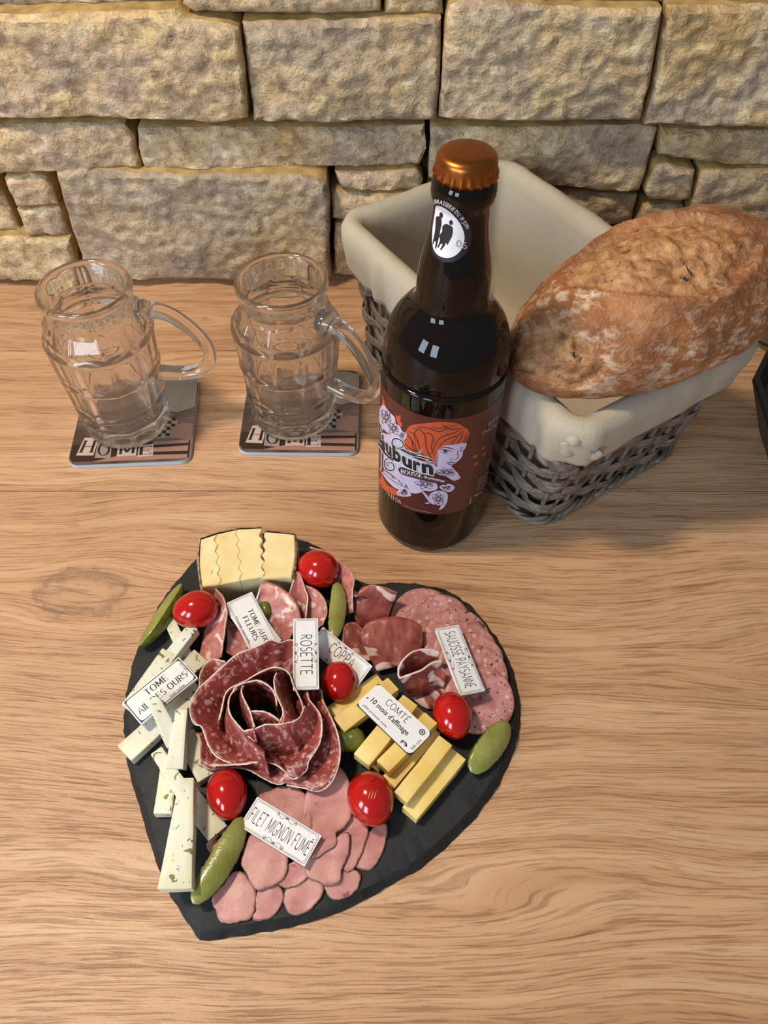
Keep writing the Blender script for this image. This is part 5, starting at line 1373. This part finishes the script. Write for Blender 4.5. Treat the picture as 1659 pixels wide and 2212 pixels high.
# ---------------------------------------------------------------- salami rose
z4 = lambda pts: [(400 + a / 4.608, 1360 + b / 4.608) for a, b in pts]
RC_ = P(556, 1530, SZ + .020); RC_.z = 0
SG = 'salami slices folded into a rose'
def salami(zp, zr, steps, lab, th=.0011, nv=12, seed=0, rind=True, nu=64):
    """zp rim (crop px) at height zr (number or list); steps: (factor about the rose's axis, height) of further rows from rim to base"""
    px = z4(zp); zr = zr if isinstance(zr, (list, tuple)) else [zr] * len(px)
    rim = [P(u, v, SZ + z) for (u, v), z in zip(px, zr)]
    rows = [rim]
    for k, z in steps:
        rows.append([Vector((RC_.x + (p.x - RC_.x) * k, RC_.y + (p.y - RC_.y) * k, SZ + (z if z <= 1 else 0))) for p in rim])
    V, F, mi, top = sheet(rows, nu, nv, th, .0005, 130, seed)
    c = sum(rim, Vector()) / len(rim)
    t = thing('salami_slice', lab, 'meat slice', (c.x, c.y, SZ), 0, SG)
    mk('salami_meat', V, F, MAT['salami'], t)
    rv, rf = tube([p + Vector((0, 0, .0001)) for p in top], [.00052 + .00025 * nz(p, 500, seed) for p in top], 6)
    mk('white_rind', rv, rf, MAT['fat'], t)
    return t
salami([(140, 600), (150, 450), (200, 350), (280, 298), (400, 320)], .014, [(.8, .008), (.55, .004)], 'salami slice showing at the outside of the rose beside the herb cheese', seed=1)
salami([(320, 1400), (230, 1392), (160, 1330), (148, 1230), (150, 1120), (110, 1030)], .010, [(.8, .006), (.55, .004)], 'lowest salami slice of the rose, edge by the FILET MIGNON tomato', seed=2)
salami([(110, 640), (200, 530), (300, 435), (400, 345), (520, 245), (640, 200), (760, 150), (850, 105), (950, 130), (1060, 105), (1180, 160), (1290, 300)], [.022, .024, .026, .028, .030, .030, .030, .030, .028, .026, .024, .022], [(.80, .019), (.62, .009), (.5, .004)], 'broad salami slice forming the back of the rose by the TOME AUX FLEURS card', seed=3, nu=80)
salami([(1210, 600), (1345, 600), (1372, 710), (1432, 830), (1492, 960), (1532, 1100), (1542, 1250), (1512, 1400), (1440, 1540), (1330, 1606), (1190, 1580), (1010, 1548)], [.018, .020, .022, .024, .024, .024, .022, .020, .017, .015, .013, .012], [(.84, .014), (.66, .008), (.5, .004)], 'outermost salami slice of the rose, towards the yellow cheese', seed=4, nu=80)
salami([(250, 480), (120, 610), (52, 745), (60, 870), (98, 940), (160, 965), (200, 1060), (232, 1150), (290, 1240), (375, 1300), (500, 1338), (620, 1340)], [.024, .024, .023, .022, .021, .021, .021, .021, .020, .020, .019, .018], [(.82, .017), (.64, .010), (.5, .004)], 'outer salami slice of the rose towards the herb cheese sticks', seed=5, nu=80)
salami([(150, 1335), (260, 1388), (400, 1378), (520, 1376), (640, 1402), (760, 1470), (860, 1520), (950, 1540), (1030, 1492), (1060, 1450)], [.012, .012, .013, .014, .014, .013, .012, .012, .013, .015], [(.88, .012), (.7, .008), (.55, .004)], 'salami slice at the foot of the rose with a doubled edge', seed=6)
salami([(245, 1350), (330, 1352), (450, 1348), (580, 1340), (700, 1322), (800, 1318), (900, 1345), (980, 1400), (1045, 1472)], [.018, .019, .020, .021, .022, .022, .021, .019, .017], [(.86, .016), (.7, .009), (.55, .004)], 'salami slice of the rose just above its doubled edge', seed=7)
salami([(1215, 620), (1235, 700), (1300, 780), (1352, 870), (1362, 1000), (1342, 1120), (1290, 1220), (1230, 1310), (1205, 1400), (1100, 1482), (1042, 1470)], [.030, .030, .030, .029, .029, .028, .027, .025, .022, .019, .018], [(.84, .022), (.66, .012), (.5, .004)], 'salami slice of the rose curling up beside the ROSETTE card foot', seed=8)
salami([(340, 890), (352, 850), (372, 760), (402, 640), (470, 572), (600, 512), (700, 452), (800, 402), (890, 376), (980, 396), (1042, 450), (1080, 560), (1150, 700), (1180, 820)], [.030, .032, .034, .036, .037, .038, .039, .040, .040, .039, .038, .036, .034, .032], [(1.04, .028), (1.10, .018), (1.12, .006)], 'salami slice wrapping round the back of the inner rose', seed=9, nu=80)
salami([(520, 575), (452, 655), (432, 760), (452, 850), (510, 930), (575, 1004), (650, 1080), (730, 1150), (792, 1212)], [.040, .040, .040, .039, .038, .036, .033, .030, .026], [(1.15, .032), (1.32, .020), (1.40, .006)], 'salami petal on the herb cheese side of the inner rose', seed=10)
salami([(585, 1012), (700, 985), (800, 946), (900, 945), (1000, 935), (1100, 905), (1150, 860), (1190, 760)], [.037, .038, .039, .039, .039, .038, .037, .036], [(1.18, .030), (1.40, .018), (1.50, .006)], 'broad salami petal across the front of the inner rose', seed=11)
salami([(480, 620), (500, 575), (560, 540), (640, 520), (720, 508), (800, 540), (870, 600), (905, 690), (912, 760)], [.040, .041, .042, .042, .042, .042, .041, .040, .038], [(1.02, .030), (1.04, .018), (1.0, .006)], 'salami petal behind the hole of the rose', seed=12)
salami([(910, 432), (885, 500), (900, 620), (940, 720), (976, 822), (940, 930)], [.043, .043, .043, .042, .041, .039], [(1.28, .036), (1.6, .024), (1.75, .008)], 'pointed upright salami petal beside the hole of the rose', seed=13)
salami([(580, 560), (560, 600), (572, 660), (605, 730), (640, 800), (668, 890), (690, 972)], [.043, .044, .044, .043, .042, .041, .039], [(1.30, .034), (1.5, .020), (1.55, .006)], 'innermost salami petal on the herb cheese side of the hole', seed=14)
salami([(655, 815), (720, 812), (790, 820), (860, 850), (935, 905)], [.041, .042, .042, .041, .040], [(1.25, .034), (1.4, .022), (1.45, .006)], 'smallest salami petal at the front of the hole of the rose', seed=15)

# ---------------------------------------------------------------- coppa and cured ham, folded sheets
def folded(name, rows, mat, rimmat, lab, group, th=.0012, amp=.0007, seed=0, nu=48, nv=16, rimw=.0006):
    R = [[P(u, v, SZ + z) for u, v, z in r] for r in rows]
    V, F, mi, top = sheet(R, nu, nv, th, amp, 140, seed)
    o = mk(name, V, F, [MAT[mat], MAT[rimmat]], None, True, mi)
    return tag(o, lab, 'meat slice', group)
KG = 'folded coppa slices'
folded('coppa_slice', [[(880, 1500, .002), (920, 1530, .002), (955, 1530, .002)], [(890, 1455, .006), (925, 1470, .006), (962, 1470, .005)], [(800, 1420, .007), (850, 1400, .010), (905, 1405, .008)]], 'coppa', 'coppa', 'coppa slice lying under the rolled one, next to the yellow cheese', KG, seed=1)
folded('coppa_slice', [[(780, 1270, .019), (800, 1264, .022), (830, 1268, .021), (858, 1280, .018)], [(768, 1290, .017), (800, 1292, .015), (830, 1306, .012), (850, 1300, .012)], [(762, 1272, .014), (790, 1300, .013), (815, 1310, .012), (838, 1335, .008)], [(764, 1320, .008), (780, 1335, .007), (810, 1345, .006), (830, 1345, .005)], [(772, 1352, .003), (790, 1355, .003), (812, 1352, .003), (826, 1350, .003)]], 'coppa', 'fat', 'coppa slice folded over beside the fan of sausage slices', KG, seed=2)
folded('coppa_slice', [[(738, 1385, .012), (745, 1350, .016), (768, 1345, .018), (786, 1360, .016)], [(745, 1400, .010), (758, 1375, .013), (775, 1370, .013), (795, 1385, .012)], [(765, 1440, .004), (785, 1430, .005), (805, 1425, .006), (812, 1420, .006)]], 'coppa', 'coppa', 'crumpled coppa slice behind the COPPA card', KG, seed=3, amp=.0014)
folded('coppa_slice', [[(778, 1368, .017), (796, 1344, .021), (845, 1332, .023), (885, 1338, .021), (910, 1352, .018)], [(782, 1385, .015), (810, 1372, .018), (848, 1365, .019), (885, 1370, .017), (914, 1380, .014)], [(795, 1415, .010), (820, 1405, .012), (850, 1405, .012), (880, 1410, .011), (908, 1410, .009)], [(815, 1450, .005), (835, 1445, .006), (858, 1440, .006), (880, 1440, .006), (902, 1432, .006)]], 'coppa', 'fat', 'large dark coppa slice with a fat band in the middle of the coppa', KG, seed=8, amp=.0011)
def roll_rows():
    rows = []
    top = [(950, 1408, .026), (930, 1402, .028), (905, 1404, .029), (880, 1415, .028), (862, 1438, .026), (862, 1462, .025), (880, 1458, .026), (910, 1448, .027), (935, 1430, .027), (955, 1425, .026)]
    cb = (918, 1470, .004)
    for f_ in (0.0, .35, .7, 1.0):
        rows.append([(u + (cb[0] + (u - cb[0]) * .55 - u) * f_, v + (cb[1] + 12 + (v - 1435) * .5 - v) * f_, z + (cb[2] - z) * f_) for u, v, z in top])
    return rows
folded('coppa_slice', roll_rows(), 'coppa', 'fat', 'coppa slice rolled into a cone beside the SAUCISSE PAYSANNE card', KG, seed=11, nu=72)
folded('coppa_slice', [[(866, 1468, .020), (885, 1462, .021), (915, 1450, .021), (945, 1438, .020), (962, 1450, .018)], [(874, 1485, .014), (892, 1482, .015), (918, 1475, .015), (945, 1465, .014), (962, 1470, .012)], [(884, 1504, .006), (900, 1502, .007), (922, 1496, .007), (944, 1486, .006), (958, 1486, .006)]], 'coppa', 'fat', 'coppa slice wrapped round the front of the rolled one', KG, seed=14)
JG = 'folded cured ham slices'
folded('cured_ham_slice', [[(466, 1272, .020), (482, 1290, .021), (490, 1320, .021), (486, 1360, .018), (478, 1420, .010)], [(462, 1290, .014), (472, 1315, .014), (474, 1345, .014), (468, 1380, .010), (462, 1430, .006)], [(448, 1340, .005), (442, 1365, .005), (436, 1395, .004), (430, 1420, .004), (428, 1440, .003)]], 'bacon', 'fat', 'cured ham slice folded upright beside the tomato at the wedge', JG, seed=1)
folded('cured_ham_slice', [[(488, 1330, .012), (490, 1370, .010), (488, 1410, .007)], [(505, 1350, .006), (508, 1385, .005), (505, 1418, .004)], [(540, 1372, .003), (540, 1400, .003), (535, 1425, .003)]], 'bacon', 'bacon', 'cured ham slice lying flat under the TOME AUX FLEURS card', JG, seed=5)
folded('cured_ham_slice', [[(556, 1290, .020), (566, 1258, .022), (592, 1262, .022), (622, 1280, .021), (642, 1305, .019), (652, 1345, .015)], [(556, 1300, .016), (575, 1290, .018), (600, 1295, .018), (618, 1315, .017), (630, 1340, .015), (632, 1370, .011)], [(570, 1320, .009), (585, 1335, .010), (600, 1345, .010), (612, 1358, .009), (618, 1375, .008), (622, 1392, .006)], [(590, 1370, .004), (597, 1375, .004), (604, 1380, .004), (610, 1385, .004), (614, 1390, .004), (618, 1398, .003)]], 'bacon', 'fat', 'pale cured ham slice fanned open beside the wedge of tomme', JG, seed=7)
folded('cured_ham_slice', [[(618, 1300, .016), (630, 1265, .020), (642, 1234, .022), (655, 1258, .021), (664, 1290, .019), (662, 1330, .014)], [(622, 1315, .013), (634, 1290, .015), (645, 1275, .016), (655, 1290, .016), (662, 1310, .014), (658, 1345, .010)], [(636, 1340, .006), (642, 1335, .006), (648, 1335, .006), (654, 1340, .006), (658, 1348, .006), (656, 1360, .005)]], 'bacon', 'fat', 'reddish cured ham slice standing to a point beside the tomato near the notch', JG, seed=9)
folded('cured_ham_slice', [[(656, 1262, .018), (680, 1272, .019), (700, 1292, .018), (706, 1320, .016), (698, 1350, .012)], [(660, 1290, .014), (675, 1298, .014), (688, 1310, .014), (694, 1328, .012), (690, 1355, .009)], [(664, 1345, .006), (670, 1348, .006), (676, 1350, .006), (680, 1355, .006), (682, 1364, .005)]], 'bacon', 'fat', 'cured ham slice between the tomato near the notch and the slim gherkin', JG, seed=12)
folded('cured_ham_slice', [[(668, 1182, .014), (700, 1190, .017), (735, 1212, .019), (764, 1244, .020), (762, 1285, .018), (763, 1322, .012)], [(676, 1200, .009), (700, 1215, .011), (725, 1235, .013), (745, 1258, .014), (750, 1290, .013), (752, 1328, .008)], [(690, 1240, .003), (705, 1250, .003), (718, 1262, .003), (728, 1278, .003), (735, 1300, .003), (738, 1335, .003)]], 'bacon', 'fat', 'long cured ham slice round the outside of the tomato near the notch', JG, seed=15)

# ---------------------------------------------------------------- paper cards
def spiral(cx_, cy_, r, turns, dirn, a0=0, n=26):
    return [(cx_ + r * (1 - i / n) * math.cos(a0 + dirn * 2 * math.pi * turns * i / n), cy_ + r * (1 - i / n) * math.sin(a0 + dirn * 2 * math.pi * turns * i / n)) for i in range(n + 1)]
def card(tl, tr, br, bl, zs, style, texts, lab, fold=1, extra=0):
    q = [P(p[0], p[1], SZ + z) for p, z in zip((tl, tr, br, bl), zs)]
    c = sum(q, Vector()) / 4
    ex = ((q[1] - q[0]) + (q[2] - q[3])); W = ex.length / 2; ex.normalize()
    ey = ((q[0] - q[3]) + (q[1] - q[2])) / 2; ey = ey - ex * ey.dot(ex); Hh = ey.length; ey.normalize(); ez = ex.cross(ey)
    M = Matrix(((ex.x, ey.x, ez.x, 0), (ex.y, ey.y, ez.y, 0), (ex.z, ey.z, ez.z, 0), (0, 0, 0, 1)))
    t = thing('name_card', lab, 'card', c, 0, 'small lettered cards on the slate'); t.rotation_euler = M.to_euler()
    rad = .0035 if style == 'comte' else .0004
    # two leaves folded along the upper long edge
    V, F = prism(rrect(W, Hh, rad), -.00035, 0); add_mesh('front_leaf', V, F, MAT['card'], t, False)
    th = math.radians(5.5)
    V, F = prism(rrect(W, Hh, .0004), -.00035, 0)
    V2 = []
    for v in V:
        y = v.y - Hh / 2; z = v.z - .0005
        V2.append(Vector((v.x, Hh / 2 + y * math.cos(th) - z * 0, z + y * math.sin(th) * fold)))
    add_mesh('back_leaf', V2, F, MAT['ink' if style == 'comte' else 'card'], t, False)
    for e in range(extra):
        V3 = [Vector((v.x * math.cos(.06 * (e + 1)) - v.y * math.sin(.06 * (e + 1)), v.x * math.sin(.06 * (e + 1)) + v.y * math.cos(.06 * (e + 1)), v.z - .0009 * (e + 1))) for v in V]
        add_mesh('under_leaf', V3, F, MAT['card'], t, False)
    z1_ = .00006
    def flat(parts, name, mat, z=z1_):
        v, f = cat_mesh(parts); V = [Vector((p[0], p[1], z)) for p in v]
        F = []
        for g_ in f:
            n_ = (V[g_[1]] - V[g_[0]]).cross(V[g_[2]] - V[g_[0]]); F.append(g_ if n_.z >= 0 else tuple(reversed(g_)))
        return add_mesh(name, V, F, mat, t, False)
    B = []
    def loop(w, h, r, lw): 
        pts_ = rrect(w, h, r); pts_ = pts_ + pts_[:2]; B.append(strip(pts_, lw))
    if style == 'deco':
        loop(W - .0016, Hh - .0016, .0012, .00022); loop(W - .0030, Hh - .0030, .0016, .00014)
        for sy in (1, -1):
            yb = sy * (Hh / 2 - .0010)
            for sx in (1, -1):
                B.append(strip(spiral(sx * .0062, yb - sy * .0010, .0011, 1.2, sx * sy, math.pi / 2 * sy), .00022)); B.append(strip([(sx * (.0062 - .0062 * i / 8), yb - sy * (.0022 * math.sin(math.pi * i / 8))) for i in range(9)], .0002))
            B.append(strip([(-.0008, yb - sy * .0004), (0, yb - sy * .0012), (.0008, yb - sy * .0004)], .0007))
    elif style == 'black':
        # black frame with rounded white field
        outer = [(-W / 2 + .0007, -Hh / 2 + .0007), (W / 2 - .0007, -Hh / 2 + .0007), (W / 2 - .0007, Hh / 2 - .0007), (-W / 2 + .0007, Hh / 2 - .0007)]
        flat([(outer, [(0, 1, 2, 3)])], 'black_border', MAT['ink'], .00004)
        inn = rrect(W - .0026, Hh - .0026, .0022); flat([(inn, [tuple(range(len(inn)))])], 'white_field', MAT['card'], .00008); z1_ = .00012
    elif style == 'plainline':
        loop(W - .0014, Hh - .0014, .002, .0002); loop(W - .0028, Hh - .0028, .003, .00016)
    if B: flat(B, 'border_lines', MAT['ink'], z1_)
    T = []
    for kind, s, x, y, h, w in texts:       # centre x, baseline y (fractions of W,H), cap height frac of H, width frac of W
        if kind in ('thin', 'serif'):
            gv, gf, gw = caps(s, kind, .085, 1.0, .22 if kind == 'serif' else .2); sy = Hh * h
        else:
            gv, gf = glyphs(s, .012 if kind == 'round' else 0); gw = max(a for a, b in gv); sy = Hh * h / .7
        sx = W * w / gw
        if kind == 'up':
            sx = Hh * w / gw; sy = W * h / .7
            T.append(([(x * W - b * sy, y * Hh + (a - gw / 2) * sx) for a, b in gv], gf)); continue
        T.append(([(x * W + (a - gw / 2) * sx + (b * sy * .12 if kind == 'ital' else 0), y * Hh + b * sy) for a, b in gv], gf))
    flat(T, 'lettering', MAT['ink'], z1_ + .00002)
    return t, flat, W, Hh
card((541, 1273), (603, 1388), (545, 1414), (491, 1308), (.019, .015, .016, .019), 'plainline', [('serif', 'TOME AUX', .08, .05, .18, .60), ('serif', 'FLEURS', .08, -.22, .18, .44), ('round', 'Croute naturelle', .05, -.44, .08, .52)], 'white card reading TOME AUX FLEURS leaning beside the cheese wedge', extra=2)
card((687, 1330), (689, 1484), (633, 1494), (633, 1342), (.036, .034, .034, .037), 'deco', [('thin', 'ROSETTE', 0.02, -.20, .44, .56)], 'white card reading ROSETTE standing against the salami rose')
card((690, 1349), (807, 1440), (768, 1484), (672, 1404), (.024, .020, .013, .016), 'deco', [('thin', 'COPPA', 0.02, -.10, .40, .46)], 'white card reading COPPA behind the small tomato')
card((993, 1349), (1045, 1491), (998, 1503), (938, 1359), (.020, .020, .022, .023), 'deco', [('thin', 'SAUCISSE PAYSANNE', 0.0, -.20, .42, .84)], 'white card reading SAUCISSE PAYSANNE on the sausage slices')
ct, cflat, cW, cH = card((818, 1476), (932, 1582), (887, 1633), (769, 1519), (.0225, .0225, .0225, .0225), 'comte', [('thin', 'COMT\u00c9', -.03, .15, .22, .40), ('round', '10 mois d\'affinage', -.06, -.13, .17, .70), ('ital', 'p\u00e2te press\u00e9e cuite', -.20, -.40, .08, .44), ('up', 'lait cru', .475, -.12, .045, .42)], 'white rounded card reading COMTÉ 10 mois d\'affinage on the yellow cheese')
def ring(cx_, cy_, r, w): return strip([(cx_ + r * math.cos(a), cy_ + r * math.sin(a)) for a in [2 * math.pi * i / 24 for i in range(25)]], w)
def blob(pts_): return (pts_, [tuple(range(len(pts_)))])
x0, y0 = .40 * cW, .30 * cH
cflat([ring(x0, y0, .0017, .0005), ring(x0, y0, .0011, .0002), blob([(x0 + .0006 * math.cos(a), y0 + .0006 * math.sin(a)) for a in [k * .6 for k in range(10)]])], 'seal', MAT['ink'], .0001)
x0, y0 = .335 * cW, -.42 * cH; s = .00095
cow = [[(-2, 0), (-2, 2), (-1.5, 2.6), (1, 2.6), (1.6, 2), (1.6, 0), (1.1, 0), (1.1, 1.2), (-1.2, 1.2), (-1.4, 0)], [(1.2, 2.2), (1.8, 2.0), (2.6, 1.2), (2.9, .5), (2.3, .4), (1.6, 1.2)], [(-2, 2.2), (-2.5, 1.6), (-2.5, .6), (-2.3, .6), (-2.2, 1.5)]]
cflat([blob([(x0 + a * s, y0 + b * s) for a, b in q]) for q in cow], 'cow_drawing', MAT['ink'], .0001)
cflat([blob([(x0 + a * s, y0 + b * s) for a, b in q]) for q in ([(-1.2, 1.5), (-1.1, 2.2), (-.3, 2.3), (-.2, 1.6)], [(.2, 1.4), (.3, 1.9), (.9, 1.9), (.8, 1.4)])], 'cow_patches', MAT['card'], .00013)
cflat([blob([(-.45 * cW + a * .0007, -.12 * cH + b * .0007) for a, b in [(0, -.8), (1, .4), (.6, 1), (0, .5), (-.6, 1), (-1, .4)]])], 'small_heart', MAT['ink'], .0001)
card((272, 1512), (392, 1414), (422, 1470), (297, 1571), (.0185, .0185, .0175, .0175), 'black', [('serif', 'TOME', .0, .12, .22, .36), ('serif', 'AIL DES OURS', .0, -.22, .22, .84), ('round', 'non cuite', .16, -.42, .09, .26), ('up', 'Lait cru', .465, .10, .04, .42)], 'white card with black corners reading TOME AIL DES OURS on the herb cheese')
card((552, 1719), (694, 1805), (658, 1872), (520, 1786), (.0125, .0125, .0120, .0120), 'deco', [('thin', 'FILET MIGNON FUM\u00c9', .0, -.22, .42, .90)], 'white card reading FILET MIGNON FUMÉ on the pink fillet slices')
